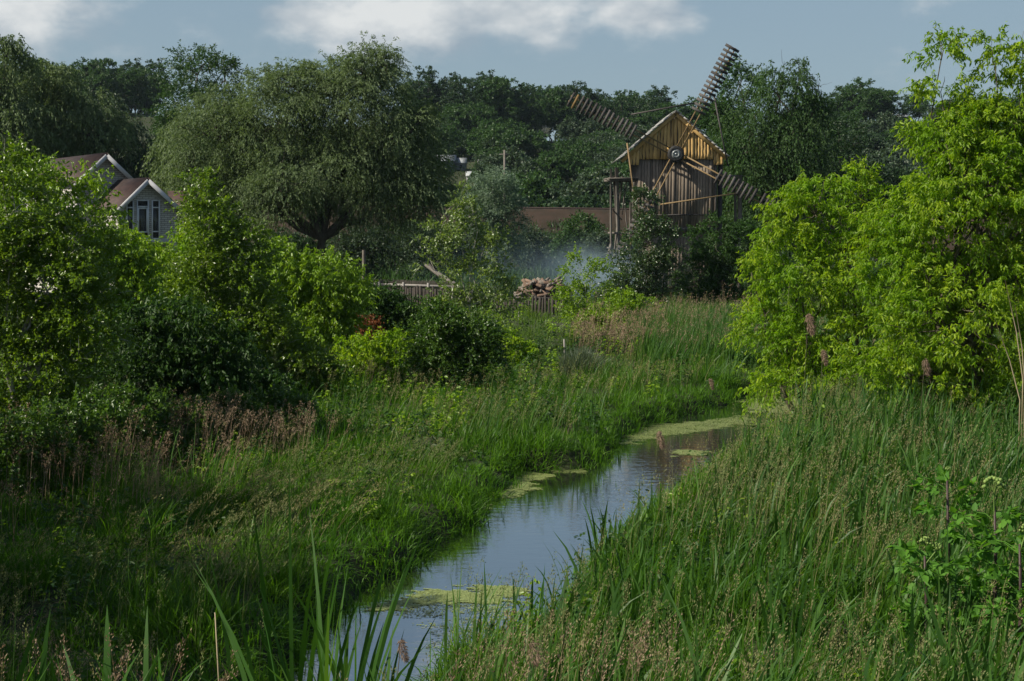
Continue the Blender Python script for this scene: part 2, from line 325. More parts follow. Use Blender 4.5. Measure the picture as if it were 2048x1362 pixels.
def tree(name, label, base, blobs, leaf_m, bark_m, seed, cat='tree', group=None, nsub=120, sub_r=.7, ntw=8, tw_len=.7, nleaf=10, ll=.1, lw=.05, style='spray', two=True,
         trunk_r=.12, fork=.35, stems=1, shell=(.45, 1.05), twigs=.0, upb=.15, snags=0, limbs=.3):
    rng = np.random.default_rng(seed); base = np.array(base, float)
    o = empty(name, base, label, cat, group)
    V, Fa, Cc, tw = make_crown(blobs, rng, nsub, sub_r, ntw, tw_len, nleaf, ll, lw, style, two, shell, upb)
    obj('crown', V, Fa, leaf_m, o)
    mb = MB(); top = max(b[0][2] + b[1][2] for b in blobs); H = top - base[2]; cen = np.mean([b[0] for b in blobs], 0)
    forks = []
    for s in range(stems):
        off = np.array([0, 0, 0.]) if stems == 1 else np.append(rng.normal(0, .18, 2), 0)
        fk = base + off * 2.5 + np.array([(cen[0] - base[0]) * .4, (cen[1] - base[1]) * .4, H * fork * rng.uniform(.8, 1.15)])
        limb(mb, base + off - np.array([0, 0, .3]), fk, trunk_r, trunk_r * .75, rng, 0, 6, 8); forks.append(fk)
    ends = []
    for i, (c, rr) in enumerate(blobs):
        fk = forks[i % len(forks)]; br = min(1., .25 + rr[0] / 1.6) if H < 12 else 1.; limb(mb, fk, c, trunk_r * .62 * br, trunk_r * .22 * br, rng, .05); ends.append(np.array(c)); ends.append((fk + np.array(c)) / 2)
        limb(mb, c, np.array(c) + np.array([rng.normal(0, .2) * rr[0], rng.normal(0, .2) * rr[1], rr[2] * .85]), trunk_r * .22 * br, trunk_r * .06 * br, rng, 0)
    ends = np.array(ends)
    for c in Cc[rng.random(len(Cc)) < limbs]:
        j = np.argmin(((ends - c) ** 2).sum(1)); limb(mb, ends[j], c, trunk_r * .16, trunk_r * .04, rng, .06, 5, 4)
    for s in range(snags):
        bi = blobs[rng.integers(len(blobs))]; c = np.array(bi[0]); e = c + np.array([rng.normal(0, .5) * bi[1][0], 0, bi[1][2] * rng.uniform(1.1, 1.4)])
        limb(mb, c, e, trunk_r * .16, trunk_r * .03, rng, 0, 6, 4)
        for _ in range(3): limb(mb, c + (e - c) * rng.uniform(.6, .9), e + rng.normal(0, .45, 3), trunk_r * .06, trunk_r * .02, rng, 0, 4, 4)
    if twigs > 0:
        TV, TF = twig_strips(tw, rng, max(.005, ll * .05), twigs); mb.add(TV, TF)
    mb.build('trunk', bark_m, o)
    return o
def bl(px, py, rx, ry, Y, dy=None, back=0.):   # crown lobe seen at this photo place, as an ellipsoid in metres
    c = at(px, py, Y + back); k = Y / F; return (c, np.array([rx * k, (dy if dy else rx * k * .85), ry * k]))
def foot(px, Y): p = at(px, 600, Y); return (p[0], Y, float(terr(p[0], Y)))

elder = foliage('yellow_green_leaves', (.085, .18, .010), (.31, .42, .020), (.14, .26, .010), .52, .45, .3, ns=.9, tcol=(1.6, 1.6, .4))
elder2 = foliage('fresh_green_leaves', (.09, .18, .011), (.22, .34, .018), (.14, .25, .012), .45, .38, .45, ns=.8)
birchl = foliage('pale_young_leaves', (.09, .15, .035), (.20, .28, .085), (.13, .20, .055), .48, .32, .6, ns=.8)
midg = foliage('mid_glossy_leaves', (.035, .085, .014), (.09, .17, .024), (.055, .12, .016), .42, .35, .5, ns=.8)
aspen = foliage('glossy_round_leaves', (.07, .14, .012), (.16, .25, .022), (.10, .18, .014), .46, .30, .5, ns=.8)
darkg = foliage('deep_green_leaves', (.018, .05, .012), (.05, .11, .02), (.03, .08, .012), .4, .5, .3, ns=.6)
birchg = foliage('small_birch_leaves', (.025, .055, .018), (.06, .10, .03), (.04, .085, .022), .33, .32, .6, ns=.5)
birchd = foliage('matt_birch_leaves', (.025, .06, .018), (.06, .11, .03), (.04, .09, .022), .35, .6, .2, ns=.4)
willow_m = foliage('grey_willow_leaves', (.075, .12, .05), (.16, .215, .105), (.11, .16, .06), .38, .6, .22, ns=.35, tcol=(1.2, 1.25, .7))
greywil = foliage('silver_willow_leaves', (.10, .16, .11), (.20, .27, .19), (.14, .20, .13), .38, .6, .25, ns=.5, tcol=(1.1, 1.2, .8))
forest_a = foliage('dark_forest_leaves', (.014, .038, .015), (.036, .074, .024), (.023, .056, .018), .3, .5, .3, ns=.25)
forest_b = foliage('green_forest_leaves', (.021, .056, .015), (.052, .108, .024), (.034, .085, .018), .3, .5, .3, ns=.25)
forest_c = foliage('bluish_forest_leaves', (.03, .06, .035), (.06, .095, .05), (.04, .07, .035), .3, .5, .3, ns=.25)
blossom = foliage('white_blossom', (.16, .18, .18), (.28, .30, .30), None, .3, .6, .2)
rust = foliage('rusty_dead_leaves', (.12, .035, .015), (.2, .07, .025), None, .3, .6, .2)

def build_trees():
    # right: two large yellow-green box elders beyond the reeds
    tree('box_elder', 'tall yellow-green box elder filling the right edge above the reeds', foot(1900, 33),
         [bl(1960, 470, 190, 190, 33), bl(1890, 660, 190, 150, 33, back=-.6), bl(2060, 650, 150, 200, 33), bl(1800, 560, 120, 150, 33, back=.3), bl(1985, 330, 140, 120, 33),
          bl(1860, 430, 80, 100, 33), bl(1890, 230, 45, 90, 33), bl(1882, 120, 26, 60, 33), bl(1990, 130, 26, 70, 33), bl(2042, 150, 34, 100, 33), bl(1940, 260, 70, 60, 33), bl(1862, 290, 36, 70, 33), bl(1935, 350, 80, 80, 33), bl(2055, 300, 60, 90, 33), bl(1985, 250, 40, 70, 33), bl(2048, 100, 26, 70, 33), bl(2120, 420, 130, 220, 33), bl(1830, 760, 150, 70, 33, back=-.5), bl(2040, 810, 130, 80, 33, back=-.5)],
         elder, bark_green, 1, nsub=680, sub_r=.38, ntw=9, tw_len=.42, nleaf=16, ll=.125, lw=.042, style='elder', trunk_r=.13, fork=.22, stems=3, twigs=.5, shell=(.3, 1.08))
    tree('box_elder', 'lower yellow-green box elder bush spreading left beside the tall one at right', foot(1690, 35),
         [bl(1600, 570, 110, 110, 35), bl(1630, 430, 75, 80, 35), bl(1540, 470, 50, 40, 35), bl(1530, 640, 60, 60, 35), bl(1690, 500, 80, 130, 35), bl(1660, 670, 120, 70, 35), bl(1500, 530, 40, 26, 35), bl(1600, 720, 80, 50, 35), bl(1590, 770, 90, 36, 34.5), bl(1720, 400, 30, 60, 35)],
         elder, bark_green, 2, nsub=280, sub_r=.36, ntw=8, tw_len=.42, nleaf=14, ll=.125, lw=.042, style='elder', trunk_r=.10, fork=.18, stems=3, twigs=.5, shell=(.3, 1.1))
    # left mass
    tree('aspen', 'bushy glossy-leaved aspen filling the left edge of the picture', foot(60, 28),
         [bl(30, 420, 70, 130, 28), bl(90, 560, 110, 150, 28), bl(-40, 600, 110, 200, 28), bl(60, 740, 130, 110, 28), bl(150, 660, 80, 110, 28), bl(10, 320, 28, 50, 28), bl(50, 850, 120, 70, 28), bl(150, 480, 60, 70, 28)],
         aspen, bark_pale, 3, nsub=380, sub_r=.42, ntw=9, tw_len=.4, nleaf=14, ll=.075, lw=.05, style='spray', trunk_r=.07, fork=.3, stems=3, twigs=.4, shell=(.25, 1.1))
    tree('box_elder', 'fresh green box elder just behind the left edge aspen, in front of the brick house', foot(190, 35),
         [bl(130, 470, 90, 110, 35), bl(200, 560, 80, 100, 35), bl(80, 400, 70, 60, 35), bl(250, 640, 70, 90, 35), bl(280, 560, 40, 50, 35), bl(180, 690, 90, 90, 35)],
         elder2, bark, 4, nsub=250, sub_r=.5, ntw=9, tw_len=.5, nleaf=13, ll=.13, lw=.05, style='elder', trunk_r=.09, fork=.25, stems=2, twigs=.3, shell=(.3, 1.1))
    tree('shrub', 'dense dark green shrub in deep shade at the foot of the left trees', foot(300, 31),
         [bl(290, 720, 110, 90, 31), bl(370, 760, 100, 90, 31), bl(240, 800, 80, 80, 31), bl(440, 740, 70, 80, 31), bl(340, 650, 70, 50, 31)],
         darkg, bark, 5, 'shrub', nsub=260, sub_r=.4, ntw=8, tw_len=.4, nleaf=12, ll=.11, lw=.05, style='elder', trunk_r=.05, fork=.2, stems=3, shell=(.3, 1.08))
    tree('aspen', 'glossy aspen with sparkling leaves right of the brick house', foot(440, 38),
         [bl(420, 440, 50, 65, 38), bl(470, 520, 60, 80, 38), bl(410, 580, 60, 80, 38), bl(480, 640, 75, 80, 38), bl(430, 720, 80, 70, 38), bl(530, 700, 60, 80, 38), bl(400, 385, 22, 30, 38)],
         aspen, bark_pale, 6, nsub=300, sub_r=.5, ntw=9, tw_len=.45, nleaf=13, ll=.085, lw=.06, style='spray', trunk_r=.07, fork=.3, stems=3, twigs=.4, shell=(.3, 1.1))
    tree('box_elder', 'light green box elder lit from the left between brick house and aspen', foot(360, 42),
         [bl(370, 560, 50, 50, 42), bl(350, 610, 60, 60, 42), bl(300, 540, 40, 35, 42), bl(270, 505, 35, 25, 42), bl(400, 500, 40, 40, 42)],
         elder, bark, 7, nsub=130, sub_r=.5, ntw=8, tw_len=.5, nleaf=12, ll=.13, lw=.05, style='elder', trunk_r=.07, fork=.3, twigs=.3)
    tree('box_elder', 'mid green box elder bush below the big willow trunk', foot(600, 46),
         [bl(580, 550, 50, 50, 46), bl(640, 570, 60, 55, 46), bl(600, 640, 80, 60, 46), bl(690, 600, 50, 50, 46), bl(540, 520, 30, 35, 46), bl(670, 660, 60, 50, 46), bl(560, 700, 70, 60, 46)],
         elder2, bark, 8, nsub=260, sub_r=.55, ntw=9, tw_len=.5, nleaf=12, ll=.14, lw=.055, style='elder', trunk_r=.08, fork=.25, stems=2, shell=(.3, 1.1))
    tree('shrub', 'dark rounded shrub between the box elder bush and the rail fence', foot(750, 52),
         [bl(745, 620, 50, 50, 52), bl(790, 640, 45, 40, 52), bl(720, 660, 40, 40, 52)],
         darkg, bark, 9, 'shrub', nsub=150, sub_r=.5, ntw=9, tw_len=.45, nleaf=12, ll=.12, lw=.06, trunk_r=.05, fork=.2, stems=3)
    tree('shrub', 'small shrub with rusty dead leaves under the dark rounded shrub', foot(735, 49), [bl(735, 652, 28, 16, 49)], rust, bark, 10, 'shrub', nsub=20, sub_r=.3, ntw=7, tw_len=.3, nleaf=9, ll=.1, lw=.04, trunk_r=.02, fork=.2, stems=2)
    tree('shrub', 'bright yellow-green shrub at the foot of the willow side, left of the glossy round bush', foot(745, 41),
         [bl(720, 715, 40, 34, 41), bl(775, 705, 40, 30, 41), bl(750, 740, 60, 34, 41)],
         elder, bark, 11, 'shrub', nsub=90, sub_r=.35, ntw=8, tw_len=.4, nleaf=12, ll=.11, lw=.045, style='elder', trunk_r=.03, fork=.2, stems=3, twigs=.3)
    tree('shrub', 'glossy round bush standing in the middle of the meadow below the young birch', foot(915, 40),
         [bl(880, 660, 45, 55, 40), bl(940, 680, 50, 50, 40), bl(900, 720, 65, 50, 40), bl(960, 725, 40, 40, 40), bl(860, 715, 30, 40, 40)],
         midg, bark, 12, 'shrub', nsub=210, sub_r=.4, ntw=9, tw_len=.38, nleaf=13, ll=.075, lw=.05, trunk_r=.04, fork=.2, stems=4, twigs=.3)
    tree('birch', 'thin young birch leaning beside the log pile, behind the glossy round bush', foot(938, 50),
         [bl(950, 560, 60, 50, 50), bl(1000, 590, 40, 28, 50), bl(930, 480, 45, 50, 50), bl(880, 470, 34, 20, 50), bl(945, 430, 26, 36, 50), bl(975, 500, 28, 30, 50), bl(900, 590, 40, 26, 50), bl(925, 400, 16, 30, 50), bl(985, 465, 22, 14, 50), bl(860, 520, 20, 12, 50), bl(940, 620, 60, 26, 50)],
         birchl, bark_pale, 13, nsub=150, sub_r=.4, ntw=6, tw_len=.5, nleaf=9, ll=.11, lw=.07, trunk_r=.06, fork=.35, twigs=.6, shell=(.3, 1.1))
    tree('shrub', 'little yellow shrub glowing in the sunny meadow', foot(1030, 46), [bl(1022, 690, 22, 22, 46), bl(1050, 705, 22, 16, 46)],
         elder, bark, 14, 'shrub', nsub=30, sub_r=.3, ntw=7, tw_len=.3, nleaf=10, ll=.11, lw=.05, style='elder', trunk_r=.02, fork=.3, stems=3)
    tree('birch', 'slender young birch sapling right of the log pile', foot(1165, 62),
         [bl(1160, 540, 26, 40, 62), bl(1150, 600, 32, 34, 62), bl(1190, 590, 26, 30, 62), bl(1130, 545, 14, 16, 62), bl(1160, 640, 40, 26, 62), bl(1200, 540, 12, 16, 62)],
         elder2, bark_pale, 15, nsub=80, sub_r=.4, ntw=7, tw_len=.5, nleaf=10, ll=.11, lw=.06, trunk_r=.04, fork=.3, stems=2, twigs=.5)
    tree('shrub', 'fresh green rounded bush at the meadow edge in front of the windmill', foot(1245, 58),
         [bl(1230, 640, 50, 34, 58), bl(1280, 640, 30, 34, 58), bl(1190, 655, 34, 24, 58), bl(1250, 610, 30, 26, 58)],
         elder2, bark, 16, 'shrub', nsub=110, sub_r=.5, ntw=9, tw_len=.4, nleaf=11, ll=.12, lw=.06, trunk_r=.04, fork=.2, stems=3)
    tree('birch', 'dense small-leaved birch growing right in front of the windmill', foot(1300, 80),
         [bl(1290, 410, 26, 40, 80), bl(1250, 600, 60, 40, 79), bl(1300, 490, 50, 50, 80), bl(1280, 560, 60, 60, 80), bl(1340, 540, 40, 50, 80), bl(1320, 600, 60, 40, 80)],
         birchg, bark, 17, nsub=230, sub_r=.6, ntw=9, tw_len=.55, nleaf=11, ll=.13, lw=.08, trunk_r=.09, fork=.25, shell=(.3, 1.1), limbs=.15)
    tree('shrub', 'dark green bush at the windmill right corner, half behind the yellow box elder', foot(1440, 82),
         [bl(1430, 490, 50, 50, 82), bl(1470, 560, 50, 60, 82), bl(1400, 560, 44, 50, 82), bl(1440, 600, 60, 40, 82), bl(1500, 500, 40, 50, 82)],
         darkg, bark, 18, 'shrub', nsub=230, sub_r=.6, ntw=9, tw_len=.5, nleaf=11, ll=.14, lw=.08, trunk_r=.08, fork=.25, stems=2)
    tree('shrub', 'leafy weed bush low on the left bank, right of the deep shade', foot(600, 38), [bl(600, 740, 50, 50, 38), bl(650, 760, 50, 36, 38), bl(560, 770, 40, 40, 38)],
         aspen, bark, 24, 'shrub', nsub=110, sub_r=.35, ntw=8, tw_len=.35, nleaf=12, ll=.09, lw=.055, trunk_r=.03, fork=.2, stems=3, twigs=.3)
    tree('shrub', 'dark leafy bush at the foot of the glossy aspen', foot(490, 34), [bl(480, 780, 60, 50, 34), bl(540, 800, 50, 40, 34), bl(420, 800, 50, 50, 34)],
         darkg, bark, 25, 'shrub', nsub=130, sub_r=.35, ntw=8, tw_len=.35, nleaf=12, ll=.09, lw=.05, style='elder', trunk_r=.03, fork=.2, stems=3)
    tree('shrub', 'pale green low bush between the yellow-green shrub and the glossy round bush', foot(820, 43), [bl(820, 740, 30, 30, 43), bl(790, 760, 40, 24, 43)],
         elder2, bark, 26, 'shrub', nsub=50, sub_r=.3, ntw=7, tw_len=.3, nleaf=11, ll=.1, lw=.045, style='elder', trunk_r=.03, fork=.2, stems=3, twigs=.3)
    tree('shrub', 'spreading green shrub at the foot of the brick house', foot(300, 55), [bl(270, 520, 60, 40, 55), bl(340, 540, 50, 40, 55), bl(230, 500, 50, 40, 55)],
         elder2, bark, 27, 'shrub', nsub=120, sub_r=.5, ntw=8, tw_len=.5, nleaf=11, ll=.13, lw=.06, style='elder', trunk_r=.05, fork=.2, stems=3)
    tree('shrub', 'dark leafy shrub reaching down into the grass below the left edge aspen', foot(150, 26), [bl(110, 880, 90, 60, 25), bl(200, 850, 70, 60, 26), bl(20, 910, 90, 70, 24), bl(270, 830, 60, 50, 27), bl(370, 850, 60, 36, 28), bl(450, 830, 60, 40, 30), bl(560, 830, 50, 40, 32)],
         midg, bark, 28, 'shrub', nsub=290, sub_r=.32, ntw=8, tw_len=.32, nleaf=12, ll=.08, lw=.045, trunk_r=.03, fork=.2, stems=4, twigs=.3)
    # big willow
    tree('willow', 'huge grey-green willow with hanging strands in the middle of the picture', foot(645, 86),
         [bl(560, 250, 120, 110, 86), bl(690, 230, 120, 110, 86), bl(780, 290, 100, 100, 86), bl(440, 280, 90, 90, 86), bl(730, 150, 70, 50, 86), bl(600, 170, 70, 40, 86), bl(830, 370, 70, 90, 86), bl(480, 370, 100, 70, 86),
          bl(620, 350, 150, 66, 86), bl(750, 380, 105, 64, 86), bl(560, 390, 60, 60, 86, back=-3), bl(390, 350, 40, 60, 86), bl(840, 240, 30, 30, 86), bl(765, 120, 30, 24, 86)],
         willow_m, bark, 19, nsub=1450, sub_r=.85, ntw=14, tw_len=.95, nleaf=14, ll=.17, lw=.055, style='soft', two=False, trunk_r=.34, fork=.28, shell=(.35, 1.06), limbs=.15, upb=0.)
    tree('willow', 'small silvery willow left of the brown railway embankment', foot(985, 118),
         [bl(985, 390, 45, 50, 118), bl(960, 440, 50, 50, 118), bl(1010, 440, 36, 50, 118), bl(990, 500, 60, 40, 118)],
         greywil, bark, 20, nsub=260, sub_r=.75, ntw=11, tw_len=.8, nleaf=11, ll=.22, lw=.075, two=False, trunk_r=.15, fork=.2, stems=3)
    # right behind the mill
    tree('birch', 'large dark birch with bare upper twigs right behind the windmill', foot(1540, 106),
         [bl(1560, 200, 70, 60, 106), bl(1500, 300, 70, 90, 106), bl(1590, 290, 80, 90, 106), bl(1540, 400, 100, 80, 106), bl(1620, 400, 60, 80, 106), bl(1500, 470, 80, 70, 106), bl(1600, 160, 24, 30, 106), bl(1630, 220, 18, 40, 106)],
         birchd, bark, 21, nsub=620, sub_r=.9, ntw=10, tw_len=1.0, nleaf=11, ll=.22, lw=.09, style='droop', two=False, trunk_r=.28, fork=.2, shell=(.35, 1.06), limbs=.12, snags=6)
    tree('tree', 'dark narrow tree right of the upper windmill sail', foot(1480, 112),
         [bl(1480, 170, 34, 50, 112), bl(1470, 260, 44, 70, 112), bl(1450, 340, 60, 80, 112), bl(1470, 450, 70, 80, 112), bl(1430, 230, 20, 40, 112)],
         forest_b, bark, 22, nsub=300, sub_r=.8, ntw=9, tw_len=.8, nleaf=10, ll=.24, lw=.12, two=False, trunk_r=.2, fork=.2, limbs=.12, snags=3)
    tree('tree', 'rounded dark tree behind the gap between birch and yellow box elder', foot(1690, 116),
         [bl(1680, 300, 60, 70, 116), bl(1720, 400, 90, 90, 116), bl(1660, 440, 70, 80, 116), bl(1790, 440, 80, 80, 116)],
         forest_a, bark, 23, nsub=330, sub_r=1.0, ntw=9, tw_len=.9, nleaf=10, ll=.26, lw=.12, two=False, trunk_r=.2, fork=.2, limbs=.12)
    # left background
    for i, (lb, px, Y, bs, m) in enumerate([
        ('tall grey-green willow cut by the left edge behind the house', 10, 104, [(10, 150, 50, 70), (-30, 240, 70, 100), (40, 280, 70, 80), (20, 380, 90, 90), (15, 105, 30, 26)], willow_m),
        ('broad grey-green willow above the house roof ridge', 130, 108, [(110, 220, 70, 70), (170, 270, 80, 80), (110, 340, 90, 70), (90, 170, 50, 40)], willow_m),
        ('round-topped willow just right of the house main gable', 250, 112, [(230, 300, 70, 80), (260, 380, 70, 80), (300, 440, 60, 90), (200, 250, 50, 50), (330, 500, 60, 60)], forest_c),
        ('high dark-topped poplar between the house and the big willow', 400, 122, [(395, 150, 70, 45), (450, 160, 34, 40), (400, 230, 80, 70), (360, 280, 50, 60), (420, 320, 80, 80), (370, 400, 70, 90), (345, 200, 30, 40)], forest_b),
        ('pale willow filling the gap behind the big willow left side', 380, 104, [(370, 380, 50, 70), (400, 470, 60, 70), (350, 320, 34, 50)], willow_m)]):
        tree('willow' if i != 3 else 'poplar', lb, foot(px, Y), [bl(a, b, c, d, Y) for a, b, c, d in bs], m, bark, 30 + i, nsub=360, sub_r=1.0, ntw=10, tw_len=1.0, nleaf=11, ll=.26, lw=.10,
             style='droop' if i != 3 else 'spray', two=False, trunk_r=.25, fork=.25, limbs=.12, shell=(.35, 1.07))
    # bushes below the embankment and behind the fence
    for i, (lb, px, Y, bs, m) in enumerate([
        ('leafy bush growing in front of the brown embankment', 1165, 128, [(1165, 460, 34, 28), (1150, 490, 40, 30), (1190, 500, 34, 26)], forest_b),
        ('dim bush at the embankment foot behind the smoke, left one', 1060, 132, [(1060, 500, 50, 34), (1100, 520, 50, 26)], forest_c),
        ('dim bush at the embankment foot behind the smoke, right one', 1205, 124, [(1200, 500, 26, 26), (1230, 520, 40, 26)], forest_c),
        ('shady bush behind the rail fence under the willow, left one', 740, 112, [(740, 510, 50, 50), (700, 520, 40, 50)], forest_c),
        ('shady bush behind the rail fence under the willow, right one', 850, 118, [(840, 500, 50, 50), (900, 510, 50, 46)], forest_c),
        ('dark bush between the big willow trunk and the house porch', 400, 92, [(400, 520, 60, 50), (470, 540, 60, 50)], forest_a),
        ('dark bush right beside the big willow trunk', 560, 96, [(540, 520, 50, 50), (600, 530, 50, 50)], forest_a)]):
        tree('shrub', lb, foot(px, Y), [bl(a, b, c, d, Y) for a, b, c, d in bs], m, bark, 50 + i, 'shrub', nsub=130, sub_r=.8, ntw=9, tw_len=.7, nleaf=10, ll=.24, lw=.12, two=False, trunk_r=.06, fork=.2, stems=3, limbs=.1)
build_trees()
for i, (x, y, h, lb) in enumerate(((-9.6, 10.5, 7.5, 'nearest unseen aspen left of the view, added to shade the left bank'), (-10.4, 15.2, 8.0, 'middle one of the unseen aspens left of the view, added to shade the left bank'), (-12.2, 20, 8.6, 'farthest unseen aspen left of the view, added for shade beside the left edge bushes'))):  # out-of-view aspens added to cast shade over the left bank
    z0 = float(terr(x, y)); tree('aspen', lb, (x, y, z0), [(np.array([x, y, z0 + h * f]), np.array([q_, q_, h * .17])) for f, q_ in ((.84, 1.2), (.62, 2.0), (.42, 1.9))] + [(np.array([x - 1.2, y + 1, z0 + h * .6]), np.array([1.6, 1.9, h * .2]))],
         aspen, bark_pale, 90 + i, nsub=230, sub_r=.6, ntw=8, tw_len=.5, nleaf=9, ll=.14, lw=.09, two=False, trunk_r=.12, stems=2)

def build_forest():
    """trees beyond the railway: five kinds built once, then copied one by one"""
    kinds = []
    def proto(kind, m, seed, H, W, bush):
        rng = np.random.default_rng(seed); b = []
        if bush:
            for _ in range(6): a = rng.uniform(0, 6.28); b.append((np.array([math.cos(a) * W * .28, math.sin(a) * W * .28, H * rng.uniform(.35, .6)]), np.array([W * .34, W * .34, H * .36])))
            b.append((np.array([0, 0, H * .62]), np.array([W * .3, W * .3, H * .36])))
        else:
            for _ in range(7): a = rng.uniform(0, 6.28); b.append((np.array([math.cos(a) * W * .26, math.sin(a) * W * .26, H * rng.uniform(.38, .76)]), np.array([W * .3, W * .3, H * .26])))
            b.append((np.array([0, 0, H * .84]), np.array([W * .24, W * .24, H * .15])))
        o = tree(kind, 'x', (0, 0, 0), b, m, bark, seed, 'tree', nsub=170 if not bush else 130, sub_r=.95, ntw=9, tw_len=.8, nleaf=9, ll=.42, lw=.28, two=False, trunk_r=.2 if not bush else .1, fork=.4 if not bush else .15, stems=1 if not bush else 2, limbs=.1, shell=(.3, 1.1))
        return o
    P = [proto('forest_tree', forest_b, 71, 13, 9, False), proto('forest_tree', forest_a, 72, 14, 8, False), proto('forest_tree', forest_b, 73, 12, 10, False),
         proto('hillside_tree', forest_b, 74, 7, 8, True), proto('hillside_tree', forest_c, 75, 8, 8, True), proto('hillside_tree', forest_a, 76, 6, 9, True)]
    used = set(); PL = []
    def put(k, x, y, s, label, group, cat='tree', zs=1.):
        src = P[k]
        if k in used:
            o = src.copy(); C.objects.link(o)
            for ch in src.children:
                c = ch.copy(); C.objects.link(c); c.parent = o
        else: o = src; used.add(k)
        o.location = (x, y, float(terr(x, y, 50.)) - .2); o.rotation_euler = (0, 0, rnd.uniform(0, 6.28)); o.scale = (s, s, s * zs)
        px_ = CX + F * x / y; wh = [(90, 'above the house left roof'), (200, 'above the house main gable'), (330, 'left of the high poplar'), (830, 'behind the big willow'), (900, 'just right of the big willow'), (960, 'above the pale-roofed sheds'), (1010, 'above the silvery willow'), (1060, 'right of the utility pole'),
              (1120, 'by the small hillside meadow'), (1180, 'below the upper left windmill sail'), (1240, 'left of the windmill roof'), (1350, 'behind the windmill left half'), (1460, 'behind the windmill right half'), (1600, 'behind the large birch'), (1700, 'right of the large birch'), (1780, 'on the right skyline'), (9999, 'behind the tall yellow box elder')]
        w_ = next(b for a, b in wh if px_ < a); sz = 'tiny' if s < .72 else 'small' if s < .86 else 'huge' if s > 1.12 else 'big' if s > 1.02 else 'middling'; row = next(b for a, b in ((200, 'just beyond the railway'), (228, 'low on the hillside'), (256, 'halfway up the hillside'), (284, 'high on the hillside'), (312, 'below the wood edge'), (9999, 'close under the wood')) if y < a) if k > 2 else next(b for a, b in ((334, 'outermost wood row'), (342.5, 'front wood row'), (352, 'second wood row'), (363, 'third wood row'), (9999, 'back wood row')) if y < a)
        label = '%s %s %s%s' % (sz, {0: 'tall leafy forest tree', 1: 'tall dark forest tree', 2: 'broad leafy forest tree', 3: 'round green tree', 4: 'bluish green bushy tree', 5: 'low dark spreading tree'}[k], (row + ' ') if k > 2 else 'in the ' + row + ' ', w_)
        o['label'] = label; o['group'] = group; o['category'] = cat; PL.append((x, label, o))
    for row, y0 in enumerate((338, 347, 357, 370)):
        x = -132 + row * 3
        while x < 40:
            px = CX + F * x / y0
            if not (330 < px < 830) :
                k = rnd.choice((0, 1, 2)); s = rnd.uniform(.86, 1.12)
                put(k, x + rnd.uniform(-1.5, 1.5), y0 + rnd.uniform(-3, 3), s, 'tall leafy forest tree standing in the dark wood on the hilltop', 'forest trees on the hilltop')
            x += rnd.uniform(6.2, 9)
    n = 0
    for i in range(900):
        if n >= 135: break
        y = 172 + 158 * rnd.random() ** .8; x = (rnd.uniform(800, 1330) if rnd.random() < .62 else rnd.uniform(1560, 2048)) - CX; x = x / F * y
        px = CX + F * x / y
        if 1035 < px < 1120 and 275 < y < 334: continue
        if 835 < px < 960 and 215 < y < 262: continue
        k = rnd.choice((3, 3, 4, 5)); s = rnd.uniform(.65, 1.15)
        lab = {3: 'round green tree among others on the hillside beyond the embankment', 4: 'bluish green bushy tree on the hillside beyond the embankment', 5: 'low dark spreading tree on the hillside beyond the embankment'}[k]
        put(k, x, y, s, lab, 'hillside trees beyond the embankment'); n += 1
    for px, y, s in ((860, 175, 1.), (905, 172, .8), (1040, 168, 1.05), (1075, 170, 1.2), (1120, 168, 1.15), (1155, 172, .9), (1190, 170, .7), (1215, 176, .9)):
        put(5 if px > 1000 else 3, (px - CX) / F * y, y, s, 'broad dark bushy tree right behind the railway embankment', 'bushy trees behind the railway')
    for px, y, s in ((1715, 330, 1.2), (1740, 326, 1.0), (1690, 334, 1.0), (1770, 330, .9), (1830, 332, .8), (1330, 335, 1.1), (1290, 330, 1.0), (1380, 332, 1.2), (1250, 336, .9), (1430, 334, 1.1), (1640, 332, .9)):
        put(rnd.choice((0, 2)), (px - CX) / F * y, y, s * .95, 'tall tree rising on the skyline behind and right of the windmill', 'skyline trees right of the wood', zs=.8)
    same = {}
    for x, l, o in PL: same.setdefault(l, []).append((x, o))
    for l, v_ in same.items():
        v_.sort(key=lambda q_: q_[0])
        if len(v_) in (2, 3):
            for (x, o), e in zip(v_, ('left one', 'right one') if len(v_) == 2 else ('left one', 'middle one', 'right one')): o['label'] = (l + ', ' + e) if len(l.split()) <= 14 else (l.replace('the ', '', 1) + ', ' + e)
    # white blossoming tree at the wood edge
    y = hit(1087, 285); p = at(1087, 275, y); z0 = float(terr(p[0], y, 50.))
    tree('blossom_tree', 'small white blossoming tree at the foot of the dark hilltop wood', (p[0], y, z0), [(np.array([p[0] - .6, y, z0 + 1.8]), np.array([.7, .7, 1.])), (np.array([p[0] + .5, y, z0 + 2.3]), np.array([.6, .6, 1.1]))],
         blossom, bark, 80, nsub=26, sub_r=.5, ntw=6, tw_len=.6, nleaf=8, ll=.26, lw=.18, two=False, trunk_r=.1, fork=.3, limbs=.3)
    return P
build_forest()

